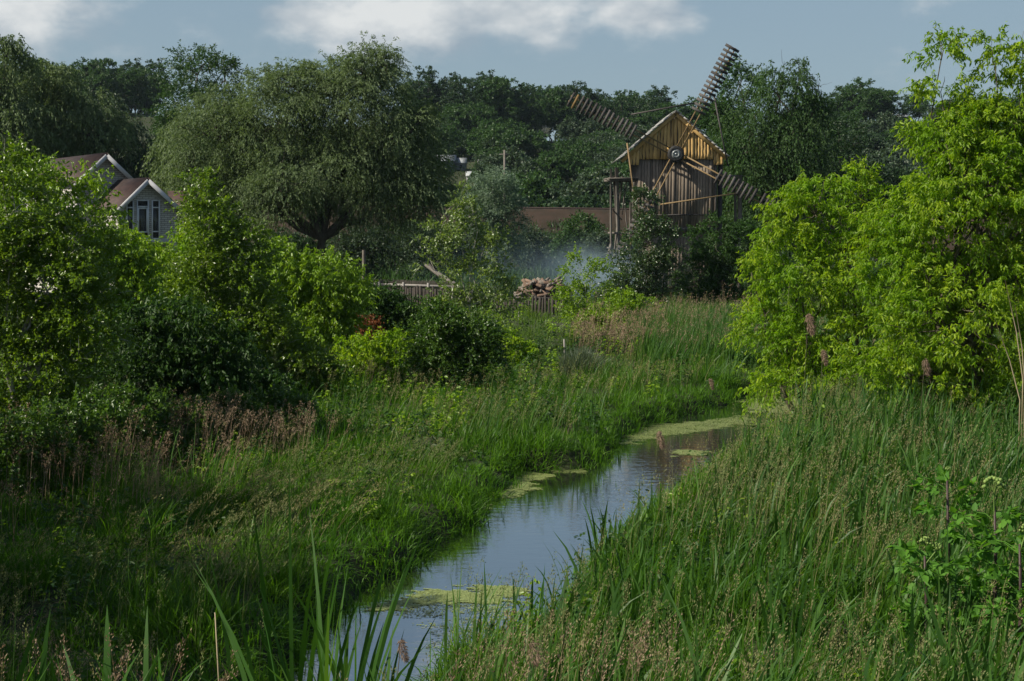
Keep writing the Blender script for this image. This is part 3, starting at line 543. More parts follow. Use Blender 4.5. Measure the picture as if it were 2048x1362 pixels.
# ------------------------------------------------------------------ windmill
def build_mill():
    Y0 = 91.
    k = Y0 / F
    def q(px, py, dy=0.): return at(px, py, Y0 + dy)
    zb = float(terr(10, 93)) - .1
    root = empty('windmill', (10.6, Y0 + 2.5, zb), 'wooden windmill of grey and yellow planks with four slatted sails', 'windmill')
    xl, xr = q(1276, 400)[0], q(1431, 400)[0]; zt = q(1350, 318)[2]; zledge = q(1350, 458)[2]; dep = 5.4
    rng = np.random.default_rng(5)
    # lower front wall, weathered planks
    b = MB(); x = xl
    while x < xr - .04:
        wd = min(rng.uniform(.15, .24), xr - x); y = Y0 + rng.uniform(-.02, .02)
        b.hexa([(x + .008, y, zledge), (x + wd - .008, y, zledge), (x + wd - .008, y + .05, zledge), (x + .008, y + .05, zledge), (x + .008, y, zt + .02), (x + wd - .008, y, zt + .02), (x + wd - .008, y + .05, zt + .02), (x + .008, y + .05, zt + .02)]); x += wd
    b.build('front_wall', grey_plank, root)
    b = MB()
    for xx, s in ((xl, -1), (xr, 1)):
        y = Y0 + .06
        while y < Y0 + dep:
            wd = rng.uniform(.16, .3); t = .04; x0 = xx + s * rng.uniform(-.01, .03); b.hexa([(x0, y, zledge - .3), (x0 + t, y, zledge - .3), (x0 + t, y + wd - .02, zledge - .3), (x0, y + wd - .02, zledge - .3), (x0, y, zt), (x0 + t, y, zt), (x0 + t, y + wd - .02, zt), (x0, y + wd - .02, zt)]); y += wd
    b.build('side_wall', old_wood, root)
    b = MB(); b.hexa([(xl + .05, Y0 + .1, zledge - .1), (xr - .05, Y0 + .1, zledge - .1), (xr - .05, Y0 + dep, zledge - .1), (xl + .05, Y0 + dep, zledge - .1), (xl + .05, Y0 + .1, zt + .3), (xr - .05, Y0 + .1, zt + .3), (xr - .05, Y0 + dep, zt + .3), (xl + .05, Y0 + dep, zt + .3)])
    b.build('inner_frame', dark_plank, root)
    # base storey: narrower
    bx0, bx1 = q(1300, 500)[0], q(1408, 500)[0]; b = MB(); x = bx0
    while x < bx1:
        wd = rng.uniform(.16, .26); y = Y0 + .25 + rng.uniform(-.02, .02); b.hexa([(x, y, zb), (x + wd - .015, y, zb), (x + wd - .015, y + .05, zb), (x, y + .05, zb), (x, y, zledge), (x + wd - .015, y, zledge), (x + wd - .015, y + .05, zledge), (x, y + .05, zledge)]); x += wd
    for (a, c) in (((bx0, Y0 + .3), (bx0, Y0 + dep - .4)), ((bx1, Y0 + .3), (bx1, Y0 + dep - .4))): b.bar((a[0], a[1], (zb + zledge) / 2), (c[0], c[1], (zb + zledge) / 2), .05, zledge - zb, side=(1, 0, 0))
    b.build('base_wall', grey_plank, root)
    b = MB(); b.bar((xl - .05, Y0 - .06, zledge), (xr + .05, Y0 - .06, zledge), .12, .22); b.bar((xl + .6, Y0 - .05, q(0, 430)[2]), (xr - .02, Y0 - .05, q(0, 429)[2]), .08, .07); b.build('ledge_beam', dark_plank, root)
    # corner posts
    b = MB(); b.bar((xr + .02, Y0 + .0, zledge - .1), (xr + .02, Y0 + .0, zt), .12, .13); b.bar((xr - .55 + .9, Y0 + .5, zb), (xr + .35, Y0 + .5, zt - .2), .28, .28); b.build('corner_post', dark_plank, root)
    # gable, fresh wavy-edged planks
    ax, az = q(1350, 226)[0], q(1350, 226)[2]; gl, gr_ = q(1243, 322), q(1452, 316); gz = zt - .02
    b = MB(); x = gl[0] + .45
    def rz(x): return az - .10 - (az - gl[2]) * (ax - x) / (ax - gl[0]) if x < ax else az - .10 - (az - gr_[2]) * (x - ax) / (gr_[0] - ax)
    while x < gr_[0] - .35:
        wd = rng.uniform(.16, .27); x1 = x + wd; y = Y0 - .14 + rng.uniform(-.03, .01); zz = gz - (.35 if (x < xl + .0 or x > xr - .25) else 0) + rng.uniform(-.02, .02)
        nseg = 5; e0 = [x + .012 + rng.uniform(-.025, .025) for _ in range(nseg + 1)]; e1 = [x1 - .012 + rng.uniform(-.035, .02) for _ in range(nseg + 1)]
        t0, t1 = rz(x), rz(x1)
        if x < ax < x1: t0 = t1 = min(t0, t1)
        V = []; 
        for i in range(nseg + 1):
            f = i / nseg; V += [(e0[i], y, zz + (t0 - zz) * f), (e1[i], y, zz + (t1 - zz) * f), (e1[i], y + .04, zz + (t1 - zz) * f), (e0[i], y + .04, zz + (t0 - zz) * f)]
        fa = []
        for i in range(nseg):
            o = i * 4
            for a, c in ((0, 1), (1, 2), (2, 3), (3, 0)): fa.append((o + a, o + c, o + c + 4, o + a + 4))
        fa += [(3, 2, 1, 0), (nseg * 4, nseg * 4 + 1, nseg * 4 + 2, nseg * 4 + 3)]; b.add(V, fa); x = x1
    b.build('gable', new_plank, root)
    b = MB(); b.bar((gl[0] + .4, Y0 - .02, gz + .35), (gr_[0] - .3, Y0 - .02, gz + .35), .12, .16)
    b.hexa([(gl[0] + .9, Y0 - .06, gz), (gr_[0] - .9, Y0 - .06, gz), (gr_[0] - .9, Y0 + .04, gz), (gl[0] + .9, Y0 + .04, gz), (ax - .1, Y0 - .06, az - .35), (ax + .1, Y0 - .06, az - .35), (ax + .1, Y0 + .04, az - .35), (ax - .1, Y0 + .04, az - .35)]); b.build('gable_frame', dark_plank, root)
    # roof: lapped boards on both slopes
    ap = np.array([ax, 0, az + .02]); roof = MB()
    for s, e in ((-1, np.array([gl[0] - .12, 0, gl[2] + .02])), (1, np.array([gr_[0] + .05, 0, gr_[2]]))):
        nb = 13; d = (e - ap) / nb; dl = np.linalg.norm(d); u = d / dl; nrm = np.array([-u[2] * s, 0, u[0] * s]) * 1.0
        if nrm[2] < 0: nrm = -nrm
        for i in range(nb):
            a = ap + d * (i - .25) + nrm * .05; c = ap + d * (i + 1.05) + nrm * .13; j = rng.uniform(-.1, .08)
            y0, y1 = Y0 - .55 + j, Y0 + dep + .4
            roof.hexa([(a[0], y0, a[2]), (c[0], y0, c[2]), (c[0], y1, c[2]), (a[0], y1, a[2])] + [(p[0] + nrm[0] * .045, yy, p[2] + nrm[2] * .045) for p, yy in ((a, y0), (c, y0), (c, y1), (a, y1))])
    ro = roof.build('roof', solid('roof_boards', (.24, .24, .24), (.5, .5, .5), 4, .6, (1, .3, 1), .25), root)
    b = MB()
    for e, in ((gl,), (gr_,)):
        a = np.array([ax, Y0 - .25, az - .06]); c = np.array([e[0], Y0 - .25, e[2] - .04]); b.bar(a, c, .1, .22)
    b.build('rake_board', new_plank, ro)
    # windshaft head: tyre ring with a metal drum inside
    hc = q(1352, 308, -.75); b = MB(); b.lathe(hc, (0, 1, 0), [(0, .25), (-.06, .40), (0, .50), (.12, .54), (.26, .50), (.32, .38), (.32, .02)], 28); b.lathe(hc, (0, 1, 0), [(.3, .16), (1.2, .16)], 12)
    hub = b.build('hub', tyre, root, smooth=True)
    b = MB(); b.lathe(hc - np.array([0, .02, 0]), (0, 1, 0), [(.1, .32), (0, .31), (0, .24), (-.03, .23), (-.03, .16), (0, .15), (0, .07), (-.05, .06), (-.05, .005)], 24); b.build('hub_cap', metal, hub)
    # sails
    ctr = hc + np.array([0, -.02, 0]); yel = solid('ochre_slats', (.14, .09, .035), (.2, .13, .05), 4, .8, island=.2)
    def P2(r, c, ang, dy=0.): a = math.radians(ang); return ctr + np.array([math.cos(a) * r - math.sin(a) * c, dy, math.sin(a) * r + math.cos(a) * c])
    for ang in (62.1, 152.6, 242, 332):
        sp = MB()
        for c in (-.17, .17): sp.bar(P2(.45, c, ang, .10), P2(233 * k + .1, c, ang, .10), .07, .085)
        s = sp.build('sail', pole_wood if True else None, root)
        sl = MB(); yl = MB()
        tilt = .02 * (1 if ang < 200 else -1)
        for i in range(15):
            if (ang > 300 and i == 9) or (ang > 200 and ang < 250 and i in (4, 10)): continue
            r = (95 + i * 9.85) * k; mbx = yl if (ang > 150 and ang < 155 and i in (13,)) else sl
            mbx.bar(P2(r + rng.uniform(-.035, .035), -.50 + rng.uniform(-.05, .05), ang, .02 - tilt), P2(r, .50, ang, .02 + tilt), .025, .175 + rng.uniform(-.02, .015))
        sl.build('slats', dark_plank, s)
        if yl.v: yl.build('ochre_slats', yel, s)
    # tie poles between neighbouring sails
    for (a, c, m) in (((1262, 229), (1388, 206), dark_plank), ((1254, 286), (1275, 440), pole_wood), ((1320, 409), (1472, 387), pole_wood), ((1428, 192), (1456, 332), dark_plank)):
        b = MB(); b.bar(q(*a, -.72), q(*c, -.72), .07, .09); b.build('tie_pole', m, root)
    # stilted landing on the left side, and its twin on the right
    b = MB(); 
    for px0, py0, px1, py1, dy, r in ((1222, 338, 1224, 575, .3, .07), (1233, 335, 1237, 575, .6, .12), (1227, 352, 1240, 575, 1.6, .07), (1245, 352, 1222, 570, 2.2, .06), (1262, 330, 1262, 575, 1.5, .08), (1226, 420, 1244, 440, .5, .04),
                                      (1240, 470, 1236, 575, .9, .05), (1230, 500, 1252, 575, .4, .05), (1252, 500, 1232, 578, .7, .05), (1254, 360, 1244, 430, 1.4, .04), (1250, 400, 1258, 480, 1., .04)):
        b.tube([q(px0, py0, dy), q((px0 + px1) / 2 + rng.uniform(-2, 2), (py0 + py1) / 2, dy), q(px1, py1, dy)], r)
    b.build('landing_posts', old_wood, root)
    b = MB(); z = q(0, 356)[2]; x0, x1 = q(1216, 0)[0], xl
    for i in range(9): y = Y0 + .1 + i * .32; b.bar((x0 + rng.uniform(-.1, .1), y, z + rng.uniform(-.015, .015)), (x1, y, z), .27, .05)
    b.bar((x0, Y0 + .2, z - .1), (x1 + .2, Y0 + .2, z - .1), .1, .14); b.bar((x0 - .05, Y0 + 2.4, z - .1), (x1, Y0 + 2.4, z - .1), .1, .14)
    z2 = q(0, 466)[2]; b.bar((x0 + .1, Y0 + .5, z2), (x1, Y0 + .5, z2), .12, .14); b.bar(q(1236, 500, .5), q(1262, 515, .5), .25, .06)
    b.build('landing_floor', old_wood, root)
    b = MB()
    for px, r, dy in ((1470, .09, 1.0), (1479, .15, .6)): b.tube([q(px, 350, dy), q(px + 1, 460, dy), q(px, 600, dy)], r)
    b.bar(q(1431, 352, .8), q(1484, 352, .8), .5, .08); b.build('right_posts', old_wood, root)
    # ladder leaning on the landing
    a0, a1 = q(1222, 488, -.1), q(1199, 585, -1.0); lad = empty('ladder', a1, 'rough wooden ladder leaning against the left stilts of the windmill', 'ladder')
    for off in (-.0, .62):
        b = MB(); o = np.array([0.0, off, 0]); b.tube([a1 + o, a0 + o], .045); b.build('rail', old_wood, lad)
    for i in range(8):
        f = (i + .6) / 8.4; p = a1 + (a0 - a1) * f; b = MB(); b.bar(p + np.array([-.12, -.03, .05]), p + np.array([.12, .65, .05]), .16, .06, side=(1, 0, 0)); b.build('rung', pale_wood, lad)
build_mill()

# ------------------------------------------------------------------ house
def brick_mat(name, c1, c2, mort, sx):
    m, t = newmat(name); L = t.links.new
    out = N('ShaderNodeOutputMaterial', t); p = N('ShaderNodeBsdfPrincipled', t); tc = N('ShaderNodeTexCoord', t); sp = N('ShaderNodeSeparateXYZ', t); L(tc.outputs['Object'], sp.inputs[0])
    cb = N('ShaderNodeCombineXYZ', t); L(sp.outputs[0], cb.inputs[0]); L(sp.outputs[2], cb.inputs[1])
    bt = N('ShaderNodeTexBrick', t); L(cb.outputs[0], bt.inputs['Vector']); bt.inputs['Scale'].default_value = 1; bt.inputs['Color1'].default_value = (*c1, 1); bt.inputs['Color2'].default_value = (*c2, 1); bt.inputs['Mortar'].default_value = (*mort, 1)
    bt.inputs['Brick Width'].default_value = sx; bt.inputs['Row Height'].default_value = .115; bt.inputs['Mortar Size'].default_value = .014; bt.inputs['Mortar Smooth'].default_value = .3
    L(bt.outputs[0], p.inputs['Base Color']); p.inputs['Roughness'].default_value = .9; b = N('ShaderNodeBump', t); b.inputs['Strength'].default_value = .5; b.inputs['Distance'].default_value = .02; b.invert = True; L(bt.outputs[1], b.inputs['Height']); L(b.outputs[0], p.inputs['Normal']); L(p.outputs[0], out.inputs[0]); return m
def build_house():
    th = math.radians(36); u = np.array([math.cos(th), math.sin(th), 0]); v = np.array([-math.sin(th), math.cos(th), 0])     # u along the front, v to the back
    def face(px, py, P0):                   # meet the front plane through P0
        r = ray(px, py); o = np.array([0, 0, CAMZ]); t = ((P0 - o) @ v) / (r @ v); return o + r * t
    A = at(297, 358, 80.); zg = float(terr(A[0], 82)) - .1
    root = empty('brick_house', (A[0], A[1], zg), 'white brick house with brown roofs and a tall three-part window', 'house')
    white = brick_mat('white_brick', (.38, .36, .33), (.50, .48, .44), (.14, .13, .12), .36); red = brick_mat('reddish_brick', (.20, .13, .10), (.28, .20, .16), (.12, .10, .09), .36)
    roofm = solid('brown_roof_tiles', (.035, .022, .020), (.075, .045, .038), 1.3, .7, (1, 1, 3), bump=.8); fas = solid('white_fascia', (.44, .44, .46), (.54, .54, .56), 3, .5, bump=0)
    frm = solid('white_window_frame', (.55, .56, .58), (.64, .65, .67), 3, .4, bump=0); curt = solid('brown_curtain', (.02, .014, .012), (.06, .04, .03), 3, .9, (14, 14, .3), bump=.2)
    gm, t = newmat('window_glass'); out = N('ShaderNodeOutputMaterial', t); gs = N('ShaderNodeBsdfGlossy', t); gs.inputs['Roughness'].default_value = .04; gt = N('ShaderNodeBsdfTransparent', t); gt.inputs[0].default_value = (.8, .85, .85, 1); gx_ = N('ShaderNodeMixShader', t); gx_.inputs[0].default_value = .05; t.links.new(gt.outputs[0], gx_.inputs[1]); t.links.new(gs.outputs[0], gx_.inputs[2]); t.links.new(gx_.outputs[0], out.inputs[0])
    soff = solid('dark_soffit', (.035, .025, .02), (.06, .045, .035), 3, .8)
    # brick textures run along u: rotate part objects so their local X is u
    def obj_rot(name, mb, m, parent):
        V = np.concatenate(mb.v); base = root_loc(root); o = obj(name, V, np.concatenate(mb.f), m, None, 4)
        me = o.data; co = np.empty(len(me.vertices) * 3, np.float32); me.vertices.foreach_get('co', co); co = co.reshape(-1, 3) - base
        M = np.array([u, v, (0, 0, 1)]); me.vertices.foreach_set('co', (co @ M.T).astype(np.float32).ravel()); me.update(); o.location = (0, 0, 0); o.rotation_euler = (0, 0, th if parent is root else 0); o.parent = parent; return o
    def gable(apx, epl, epr, depth, zbot, P0, wall_m, over=.45, wallname='wall'):
        ap, el, er = face(*apx, P0), face(*epl, P0), face(*epr, P0)
        back = v * depth; inn = v * over
        # wall pentagon, set back below the rake
        def W(p, dz=0): return p + inn + np.array([0, 0, dz])
        s1 = (el - ap); s2 = (er - ap); wl = ap + s1 * .88; wr = ap + s2 * .88
        zl = np.array([0, 0, 1.]); b = MB()
        pts = [W(ap, -.12), W(wl, -.12), W(wr, -.12)]; bl_ = pts[1].copy(); bl_[2] = zbot; br_ = pts[2].copy(); br_[2] = zbot; mid = (bl_ + br_) / 2; mid[2] = zbot
        apm = pts[0]; mid = bl_ + (br_ - bl_) * (np.linalg.norm((apm - pts[1])[:2]) / np.linalg.norm((pts[2] - pts[1])[:2])); 
        b.add([bl_, mid, apm, pts[1]], [(0, 1, 2, 3)]); b.add([mid, br_, pts[2], apm], [(0, 1, 2, 3)])
        for c in (0, 1):
            s, e = (bl_, pts[1]) if c == 0 else (br_, pts[2]); b.add([s, s + back, e + back, e], [(0, 1, 2, 3)])
        b.add([bl_ + back, mid + back, apm + back, pts[1] + back], [(0, 1, 2, 3)]); b.add([mid + back, br_ + back, pts[2] + back, apm + back], [(0, 1, 2, 3)])
        wo_ = obj_rot(wallname, b, wall_m, root)
        rf = MB()
        for e in (el, er):
            p = [ap, e, e + back * 1.0, ap + back * 1.0]; up = np.array([0, 0, .10]); pv = [q_ + v * .03 for q_ in p]; rf.hexa([x_ - up * .3 for x_ in pv] + [x_ + up for x_ in pv])
        ro = obj_rot('roof', rf, roofm, root)
        fb = MB()
        for e in (el, er): d = unit(e - ap); nn = np.cross(d, v); fb.bar(ap - np.array([0, 0, .10]), e - np.array([0, 0, .10]), .05, .24, side=v)
        obj_rot('fascia', fb, fas, ro)
        sf = MB()
        for e in (el, er): p = [ap, e, e + inn, ap + inn]; sf.hexa([x_ - np.array([0, 0, .11]) + v * .04 for x_ in p] + [x_ - np.array([0, 0, .06]) + v * .04 for x_ in p])
        obj_rot('soffit', sf, soff, ro)
        return ap, el, er
    P0 = A
    gable((297, 358), (234, 420), (368, 424), 6.5, zg, P0, white)
    P1 = A + v * 4.2; gable((214, 308), (150, 368), (266, 358), 10, zg, P1, white, wallname='main_wall')
    # low roof to the right, set back
    P2_ = A + v * 2.2; a = face(335, 384, P2_); c = face(392, 384, P2_); d = face(402, 420, P2_ - v * 1.6); e = face(345, 420, P2_ - v * 1.6)
    b = MB(); b.hexa([p - np.array([0, 0, .05]) for p in (e, d, c, a)] + [p + np.array([0, 0, .06]) for p in (e, d, c, a)]); obj_rot('lean_to_roof', b, roofm, root)
    # front window group on the porch wall
    Pw = A + v * (.45 - .02)
    b = MB(); pts = [face(x, y, Pw) for x, y in ((246, 487), (338, 487), (338, 560), (246, 560))]; b.hexa([p for p in pts] + [p - v * .05 for p in pts]); obj_rot('plinth', b, red, root)
    b = MB(); pts = [face(x, y, Pw) for x, y in ((248, 479), (340, 479), (340, 486), (248, 486))]; b.hexa([p for p in pts] + [p - v * .12 for p in pts]); obj_rot('ledge', b, fas, root)
    for (x0, x1, y0, y1, bars) in ((252, 267, 400, 478, (415, 463)), (273, 297, 400, 478, (413, 464)), (303, 319, 400, 478, (415, 463))):
        def rect(mb, xa, xb, ya, yb, f, t_):
            p = [face(x, y, Pw - v * f) for x, y in ((xa, yb), (xb, yb), (xb, ya), (xa, ya))]; mb.hexa([q_ - v * t_ for q_ in p] + [q_ for q_ in p])
        fr = MB(); w_ = 2.1; rect(fr, x0, x0 + w_, y0, y1, 0, .07); rect(fr, x1 - w_, x1, y0, y1, 0, .07); rect(fr, x0 + w_, x1 - w_, y0, y0 + 2, 0, .06); rect(fr, x0 + w_, x1 - w_, y1 - 2, y1, 0, .06)
        for yb in bars: rect(fr, x0 + w_, x1 - w_, yb - 1.2, yb + 1.2, 0, .06)
        if x0 == 273: rect(fr, x0 + w_, x0 + 4.5, 415, 462, 0, .055); rect(fr, x1 - 4.5, x1 - w_, 415, 462, 0, .055); rect(fr, x0 + 4.5, x1 - 4.5, 415, 418, 0, .055)
        wn = obj_rot('window', fr, frm, root)
        gl_ = MB(); rect(gl_, x0 + 1, x1 - 1, y0 + 1, y1 - 1, .025, .006); obj_rot('pane', gl_, gm, wn)
        cu = MB(); rect(cu, x0 + 1, x1 - 1, y0 + 1, y1 - 1, .004, .008); obj_rot('curtain', cu, curt, wn)
    b = MB(); rect = [face(x, y, Pw) for x, y in ((249, 480), (321, 480), (321, 397.5), (249, 397.5))]
    b = MB(); c_ = face(297, 371, Pw - v * .1); b.hexa([c_ + u * a + v * bb + np.array([0, 0, cc]) for cc in (0, .12) for a, bb in ((-.1, -.1), (.1, -.1), (.1, .1), (-.1, .1))]); obj_rot('porch_lamp', b, fas, root)
build_house()

# ------------------------------------------------------------------ fences, logs, far sheds
def build_yard():
    rng = np.random.default_rng(3)
    # long rail-and-picket fence
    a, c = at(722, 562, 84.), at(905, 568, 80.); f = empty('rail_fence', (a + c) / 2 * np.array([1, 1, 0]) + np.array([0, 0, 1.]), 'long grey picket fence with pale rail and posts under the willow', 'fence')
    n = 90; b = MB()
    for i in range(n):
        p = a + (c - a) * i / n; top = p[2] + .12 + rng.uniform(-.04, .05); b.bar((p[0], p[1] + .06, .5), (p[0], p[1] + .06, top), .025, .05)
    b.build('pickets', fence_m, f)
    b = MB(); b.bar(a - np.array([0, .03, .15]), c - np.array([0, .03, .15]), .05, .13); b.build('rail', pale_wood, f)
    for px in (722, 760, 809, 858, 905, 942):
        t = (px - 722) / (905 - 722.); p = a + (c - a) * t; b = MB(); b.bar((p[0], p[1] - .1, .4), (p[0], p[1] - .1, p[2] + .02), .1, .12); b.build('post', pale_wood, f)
    # log palisades
    for (x0, x1, yt0, yt1, Y0, Y1, lb) in ((800, 900, 572, 578, 76, 74, 'dark wall of upright logs below the rail fence, left of the young birch'), (985, 1062, 600, 604, 73, 72, 'low dark row of upright logs half hidden by the young birch'), (1062, 1130, 592, 596, 71.5, 71, 'short palisade of thick upright logs in front of the log pile')):
        A_, B_ = at(x0, yt0, Y0), at(x1, yt1, Y1); f = empty('palisade', ((A_ + B_) / 2 * np.array([1, 1, 0])) + np.array([0, 0, .6]), lb, 'palisade', 'log palisades behind the meadow')
        L = np.linalg.norm(B_ - A_); n = int(L / .17)
        for i in range(n):
            p = A_ + (B_ - A_) * (i + .5) / n; r = rng.uniform(.055, .085); b = MB(); tl = rng.normal(0, .03); h = p[2] + rng.uniform(-.12, .1)
            b.tube([(p[0], p[1], .3), (p[0] + tl * .5, p[1], (h + .3) / 2), (p[0] + tl, p[1] + rng.normal(0, .02), h)], [r * 1.05, r, r * .9], 6); b.build('log_post', fence_m, f)
    # stacked log pile
    logm = solid('split_logs', (.08, .052, .038), (.19, .13, .095), 5, .85, (1, 1, 1), .35); m2 = solid('grey_logs', (.08, .07, .06), (.2, .175, .15), 5, .85, (1, 1, 1), .3)
    meshes = []
    for j in range(4):
        b = MB(); r = .075; b.lathe((0, 0, 0), (1, 0, 0), [(-.45, .001), (-.45, r), (-.1, r * rng.uniform(.9, 1.1)), (.2, r * rng.uniform(.9, 1.15)), (.45, r * .95), (.45, .001)], 9); o = b.build('log', logm if j % 2 else m2, None); meshes.append(o.data); bpy.data.objects.remove(o)
    cx, cy = at(1087, 590, 76.)[0], 76.
    for i in range(170):
        t = rng.random(); layer = rng.random() ** .8; half = 1.5 * (1 - .42 * layer); x = cx + rng.uniform(-half, half); h = 1.4 + layer * .85 * (1 - (abs(x - cx + .1) / 1.65) ** 3); y = cy + rng.uniform(-.9, .7) * (1 - .5 * layer)
        o = bpy.data.objects.new('log', meshes[i % 4]); C.objects.link(o); o.location = (x, y, h); s = rng.uniform(.7, 1.25); o.scale = (s * (1.3 if i % 5 == 0 else .8), s, s)
        big = i % 5 == 0
        o.rotation_euler = (rng.uniform(0, 6), rng.normal(0, .38), rng.normal(0, .6) if i % 3 else rng.uniform(0, 3.1))
        tag(o, 'rough cut log lying loose in the heap behind the palisade', 'log', 'logs heaped behind the palisade')
    b = MB(); z1 = 1.5
    for i in range(8): b.bar((cx - 1.5, cy - .9 + i * .26, z1 - .06), (cx + 1.35, cy - .9 + i * .26, z1 - .08), .22, .06)
    for sx_, sy_ in ((-1.3, -.8), (1.2, -.8), (-1.3, .8), (1.2, .8), (0, -.8)): b.bar((cx + sx_, cy + sy_, .4), (cx + sx_, cy + sy_, z1 - .1), .14, .14)
    tag(b.build('log_rack', dark_plank, None, loc=(cx, cy, .6)), 'dark wooden rack carrying the heap of logs', 'rack')
    # leaning trunk
    b = MB(); b.tube([at(851, 530, 79), at(872, 545, 78.6), at(905, 566, 78), at(925, 585, 77.6)], [.09, .12, .15, .17], 8); b.tube([at(870, 543, 78.7), at(858, 528, 78.4)], [.07, .04])
    p = at(900, 566, 78); tag(b.build('leaning_trunk', old_wood, None, loc=p), 'bare broken tree trunk slanting up over the fence beside the young birch', 'tree trunk')
    b = MB(); q0, q1 = at(728, 500, 96), at(728, 575, 96); b.tube([q0, (q0 + q1) / 2, q1], [.13, .14, .15], 8); tag(b.build('dead_snag', old_wood, None, loc=q1), 'pale bare trunk standing in the shade behind the fence left end', 'tree trunk')
    # short white stake in the meadow
    for px, py, h, Y, lb in ((1037, 640, .5, 66, 'short pale stake in front of the palisade'), (1128, 722, 1.05, 46, 'thin weathered stick standing in the sunny meadow')):
        p = at(px, py, Y); z0 = float(terr(p[0], Y)); b = MB(); b.tube([(p[0], Y, z0), (p[0] + .02, Y, z0 + h * .6), (p[0], Y, z0 + h)], [.03, .03, .025]); tag(b.build('stake', pale_wood, None, loc=(p[0], Y, z0)), lb, 'stake')
    # utility pole on the hillside
    for px, py0, py1, Y, r, lb in ((1009, 300, 350, 168, .16, 'thin wooden utility pole standing behind the silvery willow'),):
        p0, p1 = at(px, py0, Y), at(px, py1, Y); z0 = float(terr(p1[0], Y, 50.)); o = empty('utility_pole', (p0[0], Y, z0), lb, 'utility pole'); b = MB(); b.tube([(p0[0], Y, z0), (p0[0], Y, (z0 + p0[2]) / 2), tuple(p0)], [r, r * .9, r * .7]); b.build('pole', old_wood, o)
        b = MB(); b.bar((p0[0] - .6, Y, p0[2] - .5), (p0[0] + .6, Y, p0[2] - .5), .1, .1); b.build('cross_arm', old_wood, o)
    # sheds on the hillside
    sw = solid('shed_wall', (.12, .12, .13), (.25, .25, .26), 2, .9); sr = solid('shed_roof_sheet', (.22, .24, .25), (.36, .38, .4), 1.5, .6); glm = solid('dark_window', (.01, .012, .015), (.02, .02, .025), 2, .2)
    for px, py, Y, wpx, hpx, lb in ((887, 322, 238, 46, 24, 'long pale-roofed shed on the hillside beside the big willow'), (922, 326, 240, 22, 20, 'little grey shed right of the long pale-roofed one'), (966, 320, 262, 22, 16, 'dim shed among the dark trees below the wood'), (984, 310, 285, 14, 12, 'tiny white-roofed hut highest below the wood'),
                                    (943, 352, 176, 20, 18, 'small shed with bright roof peak above the silvery willow'), (1805, 234, 345, 24, 10, 'white-roofed hut on the skyline left of the yellow box elder'), (1246, 362, 170, 20, 22, 'pale shed seen behind the windmill stilts')):
        Y = hit(px, py + hpx * .8, 168., 352.); c = at(px, py, Y); wd, hh = wpx * Y / F, hpx * Y / F; z0 = min(float(terr(c[0], Y, 50.)) - .3, c[2] - hh); o = empty('shed', (c[0], Y, z0), lb, 'shed'); zt_ = c[2]; d = wd * .8
        b = MB(); b.hexa([(c[0] + a * wd / 2, Y + bb * d / 2, z) for z in (z0, zt_ - .05) for a, bb in ((-1, -1), (1, -1), (1, 1), (-1, 1))]); b.build('wall', sw, o)
        rz_ = zt_ + hh * .45; b = MB()
        for s in (-1, 1): p = [(c[0] - wd * .56, Y + s * d * .62, zt_ - .15), (c[0] + wd * .56, Y + s * d * .62, zt_ - .15), (c[0] + wd * .56, Y, rz_), (c[0] - wd * .56, Y, rz_)]; b.hexa([(x, y, z) for x, y, z in p] + [(x, y, z + .12) for x, y, z in p])
        b.build('roof', sr, o)
        b = MB(); b.hexa([(c[0] + a, Y - d / 2 + bb, z) for z in (zt_ - hh * .5, zt_ - hh * .2) for a, bb in ((-wd * .1, -.04), (wd * .1, -.04), (wd * .1, .02), (-wd * .1, .02))]); b.build('window', glm, o)
build_yard()

# ------------------------------------------------------------------ grass
grass_m = foliage('grass_blades', (.03, .085, .007), (.08, .185, .012), (.04, .12, .007), .48, .5, .3, ns=.6)
fringe_m = foliage('fresh_bank_grass', (.045, .13, .008), (.13, .27, .016), (.07, .18, .010), .5, .5, .3, ns=.9)
grass_dk = foliage('dark_grass_blades', (.022, .06, .012), (.055, .11, .022), (.035, .085, .012), .35, .5, .4, ns=.5)
reed_m = foliage('reed_blades', (.022, .075, .012), (.085, .18, .03), (.04, .11, .018), .42, .5, .35, ns=.6)
pan_m = foliage('seed_heads', (.16, .15, .065), (.31, .29, .14), (.15, .19, .07), .35, .7, .2, tcol=(1.1, 1.0, .8), ns=.4)
pan_red = foliage('reddish_seed_heads', (.20, .145, .095), (.36, .28, .19), (.26, .19, .12), .3, .7, .2, tcol=(1.1, .9, .8), ns=.4)
tuss_m = foliage('grey_tussock', (.06, .09, .06), (.13, .17, .12), None, .3, .4, .4)
dry_m = foliage('dry_straw', (.3, .24, .15), (.5, .42, .28), None, .2, .6, .3)
